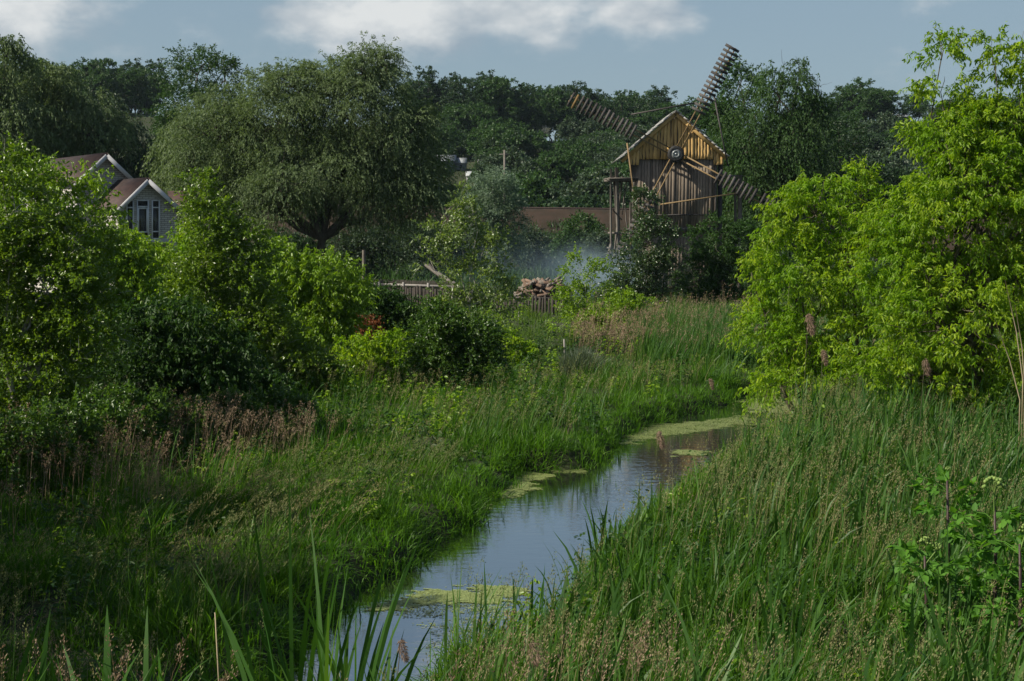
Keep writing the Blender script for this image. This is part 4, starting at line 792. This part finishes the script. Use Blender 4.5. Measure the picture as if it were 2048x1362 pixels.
def blades(P, H, W, lean, rng, K=3, curl=.5, face=False):
    """P base, H height, W width, lean: horizontal vector (tip displacement/height)"""
    n = len(P); t = np.linspace(0, 1, K + 1); H = np.broadcast_to(H, (n,)); W = np.broadcast_to(W, (n,))
    prof = np.interp(t, [0, .35, .75, 1], [.75, 1., .65, .04]); a = rng.normal(0, .6, n) if face else rng.uniform(0, 2 * PI, n); S = np.stack([np.cos(a), np.sin(a), np.zeros(n)], 1)
    ln = np.linalg.norm(lean, axis=1); hz = np.sqrt(np.clip(1 - np.clip(ln, 0, .92) ** 2, .1, 1))
    c = P[:, None, :] + np.concatenate([(lean * H[:, None])[:, None, :] * (t ** 1.8)[None, :, None], ((H * hz)[:, None] * (t - curl * ln[:, None] * t ** 3 * .6))[..., None]], 2)
    S = S[:, None, :] * (W[:, None] * prof[None] / 2)[..., None]
    V = np.stack([c - S, c + S], 2).reshape(-1, 3); i = np.arange(n)[:, None] * (2 * (K + 1))
    fa = np.concatenate([i + np.array([[2 * j, 2 * j + 1, 2 * j + 3, 2 * j + 2]]) for j in range(K)]); return V, fa
def scatter(rng, dens, y0, y1, mask, xlim=None, margin=1.2):
    """random points in the seen strip of land, density per square metre"""
    xa = lambda y: .385 * y + margin
    area = (xa(y0) + xa(y1)) * (y1 - y0); n = int(area * dens); y = np.sqrt(rng.uniform(y0 ** 2, y1 ** 2, n)) if y0 > 0 else rng.uniform(y0, y1, n); x = rng.uniform(-1, 1, n) * xa(y)
    d = sdf(x, y) if y0 < 70 else np.full(n, 50.); k = mask(x, y, d); k = rng.random(n) < k; return x[k], y[k], d[k]
allowed = lambda x, y, d: (d > .02) * 1.
def wind(x, y): return np.stack([.16 + .12 * noise(x, y, 1, .5), -.05 + .14 * noise(x, y, 9, .45)], 1)
right_of = lambda x, y: x > np.interp(y, [10, 15.8, 20, 24, 28, 36, 42], [-1.4, -.9, .9, 1.9, 3.0, 6.0, 8.5])
def hmap(x, y, d):
    h = .60 + .26 * noise(x, y, 2, .75) + .16 * noise(x, y, 4, 2.2)
    h = h * (.5 + .5 * ss(0, 1.0, d)); return np.clip(h, .22, 1.2)
_mj = R.uniform(-.42, .42, (64, 64, 2)); _mh = R.uniform(.45, 1.15, (64, 64))
def mounds(x, y, cell=1.15):
    """tussocks: distance and direction from the nearest tussock heart, and its height"""
    u, v = x / cell, y / cell; iu, iv = np.floor(u).astype(int), np.floor(v).astype(int); best = np.full(x.shape, 9.); dx = np.zeros(x.shape); dy = np.zeros(x.shape); hh = np.ones(x.shape)
    for a in (-1, 0, 1):
        for b in (-1, 0, 1):
            j = _mj[(iu + a) % 64, (iv + b) % 64]; cx_, cy_ = iu + a + .5 + j[:, 0], iv + b + .5 + j[:, 1]; q = (u - cx_) ** 2 + (v - cy_) ** 2; k = q < best
            best = np.where(k, q, best); dx = np.where(k, u - cx_, dx); dy = np.where(k, v - cy_, dy); hh = np.where(k, _mh[(iu + a) % 64, (iv + b) % 64], hh)
    return np.sqrt(best), dx, dy, hh
def tufts(rng, x, y, d, m, spread, hf, W, K, leanj=.33, curl=.5, mound=True):
    n = len(x); X_ = np.repeat(x, m) + rng.normal(0, spread, n * m); Y_ = np.repeat(y, m) + rng.normal(0, spread, n * m); D_ = np.repeat(d, m)
    off = np.stack([X_ - np.repeat(x, m), Y_ - np.repeat(y, m)], 1); Z_ = np.where(D_ > .4, 0, 0) + terr(X_, Y_, np.maximum(D_, .05)); Z_ = np.maximum(Z_, -.03) - .03
    H = np.repeat(hf, m) * rng.uniform(.55, 1.15, n * m); mr_, mx_, my_, mh_ = mounds(X_, Y_); H = H * np.clip(1.3 - 1.25 * mr_ ** 2, .35, 1.3) * mh_ if mound else H
    lean = wind(X_, Y_) * (.6 if mound else 1) + (np.stack([mx_, my_], 1) * .75 if mound else 0) + off * (1.2 / max(spread, .02)) * .12 + rng.normal(0, leanj, (n * m, 2)) * 1.1
    return blades(np.stack([X_, Y_, Z_], 1), H, W * rng.uniform(.6, 1.35, n * m), lean, rng, K, curl)
def panicles(P, L, size, lean, rng, m=26, stem_w=.004, nod=.15):
    """grass stems carrying a feathery seed head in the top fifth"""
    n = len(P); SV, SF = blades(P, L, stem_w, lean, rng, 3, .3)
    t = rng.uniform(.74, 1.02, (n, m)); ln = lean[:, None, :]; 
    hz = np.sqrt(np.clip(1 - np.clip(np.linalg.norm(lean, axis=1), 0, .92) ** 2, .1, 1))[:, None]; l_ = np.linalg.norm(lean, axis=1)[:, None]
    base = P[:, None, :] + np.concatenate([ln * L[:, None, None] * (t ** 1.8)[..., None], (L[:, None] * hz * (t - .3 * l_ * t ** 3 * .6))[..., None]], 2)
    rad = size * np.sin(np.clip((1.03 - t) / .29, 0, 1) * PI * .85 + .25) * rng.uniform(.15, 1., (n, m)); dr = rdir(n * m, rng).reshape(n, m, 3); dr[..., 2] = np.abs(dr[..., 2]) * .6
    pos = (base + dr * rad[..., None]).reshape(-1, 3); T = dr.reshape(-1, 3) * .7 + np.array([.15, 0, .7]) + np.repeat(np.concatenate([lean, np.zeros((n, 1))], 1), m, 0)
    V, Fa = leaf_mesh(pos, T, size * .5 * rng.uniform(.6, 1.2, n * m), size * .17, rng, False); return SV, SF, V, Fa
def build_grass():
    rng = np.random.default_rng(21)
    def lab(o, l, c='grass'): return tag(o, l, c, kind='stuff')
    # fine grass of the near banks
    for nm, side in (('grass', False), ('grass', True)):
        b = MB()
        for y0, y1, dn, m, W, K in ((8, 15, 28, 13, .015, 3), (15, 26, 25, 13, .016, 3), (26, 44, 14, 12, .020, 3)):
            x, y, d = scatter(rng, dn, y0, y1, lambda x, y, d: (d > .03) * (right_of(x, y) == side) * np.clip(1.0 + 2.2 * noise(x, y, 31, 1.5), .08, 1))
            b.add(*tufts(rng, x, y, d, m, .10 + y0 * .004, hmap(x, y, d), W, K))
        for y0, y1, dn, W in ((9, 18, 26, .020), (18, 30, 18, .024)):
            x, y, d = scatter(rng, dn, y0, y1, lambda x, y, d: (d > .05) * (right_of(x, y) == side) * (noise(x, y, 15, 1.1) > -.25)); b.add(*tufts(rng, x, y, d, 9, .12, np.clip(hmap(x, y, d) * .85, .25, .8), W, 4, .6, .8))
        # overhanging, brighter fringe right at the water
        x, y, d = scatter(rng, 60, 12, 46, lambda x, y, d: ((d > -.05) & (d < .5)) * (right_of(x, y) == side))
        fr_ = MB(); fr_.add(*tufts(rng, x, y, d, 9, .09, np.full(len(x), .46), .017, 3, .5)); x, y, d = scatter(rng, 7, 20, 46, lambda x, y, d: ((d > .3) & (d < 9)) * (right_of(x, y) == side) * (not side) * (noise(x, y, 61, .9) > -.05)); fr_.add(*tufts(rng, x, y, d, 12, .14, np.clip(hmap(x, y, d) * 1.05, .3, .9), .017, 3, .4)) if len(x) else None
        lab(fr_.build('grass', fringe_m), 'bright fresh grass edging the water on the %s bank' % ('right' if side else 'left'))
        lab(b.build('grass', grass_m), 'tall green grass covering the %s bank of the creek' % ('right' if side else 'left'))
    b = MB()
    for y0, y1, dn, m, W in ((44, 62, 7, 11, .024), (62, 100, 4.0, 10, .04)):
        x, y, d = scatter(rng, dn, y0, y1, allowed); b.add(*tufts(rng, x, y, d, m, .2, hmap(x, y, d) * .8, W, 2))
    lab(b.build('grass', foliage('meadow_grass', (.05, .10, .014), (.11, .17, .03), (.07, .14, .018), .4, .5, .3, ns=.2)), 'light green sunny meadow grass between the creek bend and the windmill')
    b = MB(); x, y, d = scatter(rng, .9, 100, 141, allowed); b.add(*tufts(rng, x, y, d, 9, .5, np.full(len(x), 1.1), .09, 2)); x, y, d = scatter(rng, .10, 160, 345, allowed); b.add(*tufts(rng, x, y, d, 9, 1.2, np.full(len(x), .9), .22, 2))
    n = 6500; x = rng.uniform(-20, 60, n); y = rng.uniform(139, 147.5, n); k = rng.random(n) < np.clip(.5 + .9 * noise(x, y, 4, .25) + (143 - y) * .12 + .22, 0, 1); x, y = x[k], y[k]; P = np.stack([x, y, np.interp(y, [139.5, 141, 146, 149.4], [0, 1.6, 4.6, 7.25]) - .012 * (x + 20) - .1], 1); P = np.repeat(P, 8, 0) + rng.normal(0, .3, (len(x) * 8, 3)) * np.array([1, 1, 0]); b.add(*blades(P, rng.uniform(.4, .9, len(P)), .1, rng.normal(0, .3, (len(P), 2)), rng, 2))
    lab(b.build('undergrowth', forest_b), 'rough undergrowth at the embankment foot and on the hillside', 'undergrowth')
    # broad reed leaves: dense stand below the box elders and scattered clumps
    b = MB()
    def reedmask(x, y, d):
        r = right_of(x, y) & (d > .25 + .9 * (y > 22)); a = r & (x > 3.2) & (y > 22) ; p = .6 * r * (noise(x, y, 22, .8) > -.2) + .5 * (r & (y > 25) & (y < 38)) + .55 * a * (noise(x, y, 2, .5) > -.25) + .6 * (r & (x > 5.2) & (y < 24) & (y > 13)); return np.clip(p, 0, 1)
    for y0, y1, dn, W in ((9, 20, 11, .034), (20, 38, 9, .040)):
        x, y, d = scatter(rng, dn, y0, y1, reedmask); b.add(*tufts(rng, x, y, d, 6, .12, np.clip(1.1 + .4 * noise(x, y, 7, .9) + .35 * ss(24, 31, y), .6, 1.9), W, 4, .2, .6, False))
    x, y, d = scatter(rng, 3, 24, 44, lambda x, y, d: ((~right_of(x, y)) & (d > .4) & (noise(x, y, 12, .35) > .35)) * 1.); b.add(*tufts(rng, x, y, d, 6, .12, np.full(len(x), 1.1), .03, 4, .13, .5, False))
    lab(b.build('reeds', reed_m), 'tall broad-leaved reeds standing in the right bank below the yellow box elders', 'reeds')
    # seed heads
    def seeds(name, m, label, spec):
        b1 = MB()
        for (y0, y1, dn, mask, L0, size, mm, tilt) in spec:
            x, y, d = scatter(rng, dn, y0, y1, mask); z = terr(x, y, d); n = len(x); mr_, _, _, mh_ = mounds(x, y); L = L0 * np.clip(1.15 - .5 * mr_ ** 2, .6, 1.2) * (.55 + .45 * mh_) * rng.uniform(.8, 1.2, n) * (.85 + .3 * (noise(x, y, 2, .55) + .3)); lean = wind(x, y) * .8 + np.array(tilt) + rng.normal(0, .10, (n, 2))
            SV, SF, V, Fa = panicles(np.stack([x, y, z], 1), L, size, lean, rng, mm, .004 * (1 + y0 / 25)); b1.add(SV, SF); b1.add(V, Fa)
        lab(b1.build(name, m), label, 'seed heads')
    patch = lambda x, y, s, t: noise(x, y, s, .42) > t
    seeds('seed_grass', pan_m, 'beige feathery seed heads above the grass of both creek banks', [
        (9, 17, 11, lambda x, y, d: (d > .15) * np.where(right_of(x, y), .6 + .4 * patch(x, y, 3, 0), .35 + .5 * patch(x, y, 5, .1)), .98, .055, 34, (0, 0)),
        (17, 34, 18, lambda x, y, d: (right_of(x, y) & (d > .2 + .5 * (y > 21))) * (.35 + .6 * patch(x, y, 3, -.1)) * (.35 + .65 * ((x < 8))), 1.15, .065, 26, (0, 0)),
        (16, 27, 18, lambda x, y, d: ((~right_of(x, y)) & (d > .6) & (x > -7)) * (.25 + .75 * patch(x, y, 5, -.1)), .85, .07, 26, (.35, -.1)),
        (27, 42, 10, lambda x, y, d: ((~right_of(x, y)) & (d > .5)) * (.25 + .75 * patch(x, y, 6, .1)), .95, .08, 20, (.1, 0))])
    seeds('seed_grass', pan_red, 'pinkish brown upright seed heads in the left grass and beyond the bend', [
        (20, 29, 22, lambda x, y, d: ((x < -4.2 - (26 - y) * .35) & (x > -10)) * (.3 + .7 * patch(x, y, 8, -.1)), 1.15, .07, 26, (0, 0)),
        (48, 56, 14, lambda x, y, d: ((x > 2.2) & (x < 5.4)) * 1., 1.25, .12, 18, (0, 0)),
        (46, 64, 6, lambda x, y, d: ((x > 5.2) & (x < 12)) * .9, 1.4, .11, 16, (0, 0)),
        (8.5, 13, 9, lambda x, y, d: ((x < 1.2)) * .8, .95, .05, 34, (0, 0))])
    # leafy weeds among the grass
    for (nm, mt, lb, spec) in (('weeds', darkg, 'dark leafy weeds and nettles growing among the grass of both banks', ((12, 26, 1.6, .8, .085), (26, 56, 1.3, .95, .12))), ('weeds', elder2, 'fresh green leafy weeds scattered over the meadow and banks', ((12, 30, .8, .6, .075), (30, 70, .9, .8, .13)))):
        b = MB()
        for y0, y1, dn, H0, ll in spec:
            x, y, d = scatter(rng, dn, y0, y1, lambda x, y, d: (d > .25) * (noise(x, y, 40 if mt is darkg else 50, .5) > .05)); n = len(x); z = terr(x, y, d); M_ = 34; H = H0 * rng.uniform(.5, 1.2, n)
            t = rng.uniform(.15, 1, (n, M_)); a = rng.uniform(0, 6.28, (n, M_)); rr = .26 * (1.15 - t) * H[:, None] * rng.uniform(.3, 1, (n, M_)) + .02; P = np.stack([x[:, None] + np.cos(a) * rr + .08 * t, y[:, None] + np.sin(a) * rr, z[:, None] + H[:, None] * t], 2).reshape(-1, 3)
            T = np.stack([np.cos(a), np.sin(a), np.full(a.shape, -.25)], 2).reshape(-1, 3) + rdir(n * M_, rng) * .4; b.add(*leaf_mesh(P, T, ll * rng.uniform(.6, 1.2, n * M_), ll * .48, rng, True, .1, up=np.array([0, 0, 1.])))
        lab(b.build(nm, mt), lb, 'weeds')
    # deep green tall grass bank behind the bend
    b = MB(); x, y, d = scatter(rng, 14, 46, 62, lambda x, y, d: ((x > 4.5) & (x < 12.5)) * 1.); b.add(*tufts(rng, x, y, d, 10, .18, np.full(len(x), 1.35), .03, 3, .12, .5, False)); lab(b.build('tall_grass', reed_m), 'tall dark grass stand beyond the creek bend beside the yellow box elder', 'grass')
build_grass()

# ------------------------------------------------------------------ duckweed
def build_weed():
    rng = np.random.default_rng(8)
    patches = [([(725, 1222), (790, 1195), (860, 1180), (960, 1170), (1050, 1174), (1060, 1195), (1000, 1212), (900, 1212), (820, 1218)], 1.0, 'round'), ([(985, 955), (1010, 942), (1080, 940), (1110, 950), (1070, 965), (1065, 985), (1030, 998), (990, 995)], .85, ''),
               ([(1090, 938), (1170, 936), (1175, 945), (1095, 950)], .5, ''), ([(1225, 872), (1290, 850), (1440, 838), (1500, 830), (1520, 845), (1430, 862), (1330, 872), (1240, 895)], .32, ''), ([(1335, 905), (1370, 898), (1430, 900), (1400, 912), (1345, 914)], .9, ''),
               ([(930, 1015), (985, 1008), (965, 1042), (930, 1050)], .5, ''), ([(760, 1200), (1050, 1200), (1040, 1240), (800, 1235)], .16, ''), ([(820, 1240), (1000, 1230), (940, 1300), (850, 1300)], .08, ''), ([(1480, 800), (1620, 790), (1620, 830), (1500, 826)], .5, '')]
    pos = []
    for pts, dn, _ in patches:
        P = np.array([gnd(*p)[:2] for p in pts]); mn, mx = P.min(0), P.max(0); n = int((mx - mn).prod() * 9000 * dn) + 50; x = rng.uniform(mn[0], mx[0], n); y = rng.uniform(mn[1], mx[1], n); ins = np.zeros(n, bool); dd = np.full(n, 1e9)
        for i in range(len(P)):
            a, b = P[i], P[(i + 1) % len(P)]; e = b - a; c = ((a[1] > y) != (b[1] > y)); ins ^= c & (x < a[0] + (y - a[1]) / (b[1] - a[1] + 1e-9) * e[0])
            t = np.clip(((x - a[0]) * e[0] + (y - a[1]) * e[1]) / (e @ e), 0, 1); dd = np.minimum(dd, np.hypot(x - a[0] - e[0] * t, y - a[1] - e[1] * t))
        s = np.where(ins, dd, -dd); k = (s + .30 * noise(x * 1.2, y * 2.5, 0, 2.2) + .16 * noise(x * 2, y * 6, 7, 5.) > .10) & (rng.random(n) < np.clip(.75 + .5 * noise(x, y * 2, 3, 3.), .3, 1)); pos.append(np.stack([x[k], y[k], rng.uniform(.003, .012, k.sum())], 1))
    P = np.concatenate(pos); k = sdf(P[:, 0], P[:, 1]) < .1; P = P[k]; n = len(P); r = rng.uniform(.006, .015, n); a0 = rng.uniform(0, 6, n)[:, None]; an = a0 + np.arange(6) * PI / 3
    V = P[:, None, :] + np.stack([np.cos(an), np.sin(an), rng.normal(0, .03, (n, 6))], 2) * r[:, None, None] * np.array([1.3, 1, 1]); i = np.arange(n)[:, None] * 6; fa = np.concatenate([i + np.array([[0, 1, 2, 3]]), i + np.array([[0, 3, 4, 5]])])
    m = foliage('duckweed', (.17, .22, .07), (.31, .36, .14), (.24, .29, .10), .1, .5, .3, ns=1.5); tag(obj('duckweed', V, fa, m), 'pale green duckweed and algae floating in patches on the creek', 'duckweed', kind='stuff')
build_weed()

# ------------------------------------------------------------------ single plants
def build_plants():
    rng = np.random.default_rng(17)
    iris = foliage('broad_sword_leaves', (.022, .075, .010), (.05, .13, .018), None, .42, .6, .2)
    # broad-bladed reed clumps close to the camera
    def clump(px, pytip, Y, n, label, spread=.3, ht=1.9, W=.04, bend=.12):
        p = at(px, pytip, Y); z0 = float(terr(p[0], Y)); H = (p[2] - z0) * 1.28; o = empty('reed_clump', (p[0], Y, z0), label, 'reed clump')
        P = np.array([p[0], Y, z0 - .05]) + np.stack([rng.normal(0, spread * .35, n), rng.normal(0, spread * .35, n), np.zeros(n)], 1); Hh = H * rng.uniform(.6, 1.05, n); lean = (P[:, :2] - np.array([p[0], Y])) * .75 + rng.normal(0, bend, (n, 2))
        V, Fa = blades(P, Hh, W * rng.uniform(.8, 1.3, n), lean, rng, 7, .6, True); V = V.reshape(n, -1, 3)
        for a in range(n): 
            i = np.concatenate([np.array([[2 * j, 2 * j + 1, 2 * j + 3, 2 * j + 2]]) for j in range(7)]); obj('leaf', V[a], i, iris, o)
        return o
    clump(640, 1070, 10.5, 22, 'large clump of broad sword leaves in front of the creek, bottom left of centre', .55, W=.045, bend=.10)
    clump(560, 1110, 11.5, 13, 'clump of broad leaves left of the large sword-leaf clump', .45, W=.05, bend=.14)
    clump(700, 1180, 10., 14, 'dark clump of leaves with tips over the water at the bottom', .5, W=.035, bend=.18)
    clump(20, 1225, 8.6, 7, 'bright broad-leaved clump in the bottom left corner', .35, W=.042, bend=.16)
    clump(240, 1275, 9.6, 9, 'arching clump of broad leaves near the bottom left corner', .6, W=.05, bend=.2)
    clump(170, 1300, 9., 7, 'low clump of leaves between the two bottom left clumps', .5, W=.045, bend=.16)
    clump(1290, 1080, 15.5, 8, 'arching reed clump in the right bank above the brown seed tuft', .5, W=.035, bend=.2)
    clump(1205, 1010, 19., 9, 'upright reed clump at the water edge of the right bank', .4, W=.035, bend=.12)
    clump(1560, 1150, 13., 12, 'tall dark arching reed clump in the middle of the right bank', .6, W=.035, bend=.18)
    # old reed plumes
    plum = foliage('old_reed_plume', (.17, .115, .08), (.32, .23, .17), None, .3, .7, .2, tcol=(1.1, 1, .9))
    def plume(px, py, Y, size, label, m=plum, fat=.24):
        p = at(px, py, Y); z0 = float(terr(p[0] + .1, Y)); o = empty('reed_plume', (p[0], Y, z0), label, 'seed head', 'old reed plumes on dry stems')
        fat = .5 if px == 1062 else fat; b = MB(); b.tube([(p[0] - .1, Y, z0), (p[0] - .05, Y, (z0 + p[2]) / 2), tuple(p)], [.0045, .004, .003]); b.build('stem', bark_green, o)
        n = 420; t = rng.random(n); c = p + np.stack([.25 * size * t, np.zeros(n), size * (.55 - t)], 1) * np.array([1, 1, 1]); d = rdir(n, rng); rr = size * fat * np.sin(t * PI * .9 + .25); pos = c + d * (rr * rng.uniform(.2, 1, n))[:, None]
        V, Fa = leaf_mesh(pos, d * .5 + np.array([.3, 0, -.5]), size * .2, size * .028, rng, False); obj('plume', V, Fa, m, o)
    for px, py, Y, s, lb in ((1062, 1308, 9.5, .15, 'brown fluffy reed tuft nearest the camera at the bottom centre'), (800, 1302, 9.5, .15, 'pinkish reed plume over the water at the bottom'), (1316, 880, 30, .35, 'slim reed plume standing before the water near the bend'),
                             (1615, 650, 30, .42, 'upright reed plume against the lower yellow box elder'), (1420, 768, 40, .3, 'small reed plume beyond the bend on the far bank'), (1848, 735, 27, .3, 'reed plume in front of the tall yellow box elder'), (1645, 715, 29, .3, 'double reed plume below the lower box elder')): plume(px, py, Y, s, lb)
    b = MB(); p = at(430, 1225, 9.5); z0 = float(terr(p[0], 9.5)); b.tube([(p[0] + .04, 9.5, z0), (p[0] + .02, 9.5, (z0 + p[2]) / 2), tuple(p)], [.006, .005, .004]); tag(b.build('dry_stalk', dry_m, None, loc=(p[0], 9.5, z0)), 'pale dry straight stalk near the bottom left', 'stalk')
    # bare dry canes at the right edge
    for i, (x0, y0, x1, y1) in enumerate(((2010, 560, 2046, 760), (2030, 610, 2050, 780), (1990, 640, 2040, 800))):
        b = MB(); a, c = at(x0, y0, 27), at(x1, y1, 27); c2 = c.copy(); c2[2] = .4; b.tube([a, (a + c) / 2 + np.array([.04, 0, 0]), c, c2], [.006, .009, .012, .014]); tag(b.build('dry_cane', dry_m, None, loc=c2), ('left thin dry cane at the right edge, standing highest', 'middle dry cane at the right edge, between two others', 'lowest leaning dry cane at the right edge before the box elder')[i], 'cane', 'dry canes at the right edge')
    # angelica
    am = foliage('angelica_leaves', (.05, .15, .02), (.11, .26, .03), None, .45, .6, .2); stem = solid('purple_stem', (.03, .02, .02), (.06, .035, .032), 8, .5); um = foliage('green_umbel', (.13, .22, .05), (.24, .34, .09), None, .2, .6, .3)
    def angelica(px, pyt, Y, label, heads, H=None, n=15):
        n = n * 2
        p = at(px, pyt, Y); z0 = float(terr(p[0], Y)); o = empty('angelica', (p[0], Y, z0), label, 'plant'); h = p[2] - z0
        b = MB(); b.tube([(p[0] + .03, Y, z0), (p[0] + .03, Y, z0 + h * .5), (p[0], Y, p[2] - .15)], [.024, .02, .012], 6); b.build('stem', stem, o)
        for hx, hz, hr in heads:
            c = np.array([p[0] + hx, Y - .02, p[2] + hz]); b = MB()
            for i in range(24):
                d = rdir(1, rng)[0]; d[2] = abs(d[2]); e = c + d * hr; b.tube([c - np.array([0, 0, hr * .6]), (c + e) / 2, e], .0025, 4); r = hr * .2
                b.lathe(e, (0, 0, 1), [(-r, .002), (-r * .7, r * .7), (0, r), (r * .7, r * .7), (r, .002)], 7)
            b.tube([(p[0], Y, p[2] - .25), c - np.array([0, 0, hr * .6])], [.01, .008], 4) if abs(hx) > .01 else None
            b.build('umbel', um, o)
        Vs = MB(); st = MB()
        for i in range(n):
            zz = z0 + h * rng.uniform(.2, .92) ** 1.2; a = rng.uniform(0, 6.28); L = rng.uniform(.25, .5); s = np.array([p[0] + .02, Y, zz]); e = s + np.array([math.cos(a) * L, math.sin(a) * L, rng.uniform(-.02, .15)]); st.tube([s, (s + e) / 2 + np.array([0, 0, .04]), e], .005, 4)
            m_ = 11; t = rng.uniform(.35, 1.05, m_)[:, None]; B = s + (e - s) * t; Td = unit(e - s) * .6 + rdir(m_, rng) * .8; Td[:, 2] -= .2; V, Fa = leaf_mesh(B, Td, rng.uniform(.08, .16, m_), .075, rng, True, .06, up=np.array([0, 0, 1.2])); Vs.add(V, Fa)
        Vs.build('foliage', am, o); st.build('leaf_stalks', am, o)
    angelica(1895, 935, 16, 'angelica with folded pale bud on a purple stem, left of the green umbel', [(0, -.02, .03)], n=16)
    angelica(1990, 985, 15.5, 'angelica with a round green umbel of many small balls', [(-.02, .06, .11)], n=18)
    angelica(2040, 1060, 14.5, 'leafy angelica cut by the right edge, below the round umbel', [(.05, 0, .06)], n=20)
    angelica(1850, 1085, 15, 'low yellow-green flowering angelica in front of the purple stem', [(0, 0, .06), (.12, -.05, .05)], n=14)
    # grey drooping tussock beyond the bend
    p = at(1165, 790, 44.); z0 = float(terr(p[0], 44)); n = 1500; a = rng.uniform(0, 6.28, n); rr = rng.uniform(0, .55, n); P = np.stack([p[0] + np.cos(a) * rr * 1.2, 44 + np.sin(a) * rr, np.full(n, z0)], 1); lean = np.stack([np.cos(a) * .5 + .25, np.sin(a) * .5], 1) * (rr / .55)[:, None] + rng.normal(0, .12, (n, 2))
    V, Fa = blades(P, 1.05 * rng.uniform(.6, 1.1, n), .016, lean, rng, 5, .9); tag(obj('tussock', V, Fa, tuss_m, None, loc=(p[0], 44, z0)), 'grey drooping grass tussock standing out beyond the creek', 'tussock')
build_plants()

# ------------------------------------------------------------------ smoke
def build_smoke():
    m, t = newmat('wood_smoke'); L = t.links.new; out = N('ShaderNodeOutputMaterial', t); pv = N('ShaderNodeVolumePrincipled', t); pv.inputs['Color'].default_value = (.62, .84, .97, 1); pv.inputs['Anisotropy'].default_value = .2
    tc = N('ShaderNodeTexCoord', t); nz = N('ShaderNodeTexNoise', t); nz.inputs['Scale'].default_value = .45; nz.inputs['Detail'].default_value = 4; L(tc.outputs['Object'], nz.inputs['Vector'])
    sp = N('ShaderNodeSeparateXYZ', t); L(tc.outputs['Object'], sp.inputs[0])
    def M(op, a, b=None, c=None):
        k = N('ShaderNodeMath', t, operation=op)
        for i, v in enumerate((a, b, c)):
            if v is None: continue
            if isinstance(v, (int, float)): k.inputs[i].default_value = v
            else: L(v, k.inputs[i])
        return k.outputs[0]
    x, y, z = sp.outputs[0], sp.outputs[1], sp.outputs[2]
    def g(cx, cz, rx, rz, wt):
        a = M('DIVIDE', M('SUBTRACT', x, cx), rx); b = M('DIVIDE', M('SUBTRACT', z, cz), rz); c = M('DIVIDE', y, 3.2); s = M('ADD', M('ADD', M('MULTIPLY', a, a), M('MULTIPLY', b, b)), M('MULTIPLY', c, c)); return M('MULTIPLY', M('POWER', 2.718, M('MULTIPLY', s, -1)), wt)
    tot = M('ADD', M('ADD', g(2.4, .6, 1.9, 1.2, .50), g(.6, 1.6, 2.2, 1.0, .14)), g(-3.0, 1.4, 4.5, 1.4, .035))
    nn = M('MAXIMUM', M('SUBTRACT', M('MULTIPLY', nz.outputs[0], 3.0), .75), 0.05); L(M('MULTIPLY', tot, nn), pv.inputs['Density']); L(pv.outputs[0], out.inputs['Volume'])
    b = MB(); c = at(1120, 560, 86.); b.hexa([(c[0] + a, 86 + bb, z) for z in (.4, 6.2) for a, bb in ((-9, -3.5), (7, -3.5), (7, 3.5), (-9, 3.5))]); o = b.build('smoke', m, None, loc=(c[0], 86, 1.2)); tag(o, 'bluish white wood smoke drifting behind the log heap', 'smoke', kind='stuff')
build_smoke()
print('objects', len(C.objects))

# ------------------------------------------------------------------ haze over the valley
def build_haze():
    m, t = newmat('valley_haze'); out = N('ShaderNodeOutputMaterial', t); pv = N('ShaderNodeVolumePrincipled', t); pv.inputs['Color'].default_value = (.62, .80, 1, 1); pv.inputs['Density'].default_value = .00006; t.links.new(pv.outputs[0], out.inputs['Volume'])
    b = MB(); b.hexa([(x, y, z) for z in (-4, 66) for x, y in ((-1700, -120), (1700, -120), (1700, 1700), (-1700, 1700))]); tag(b.build('haze', m), 'thin bluish haze over the valley', 'haze', kind='stuff')
build_haze()
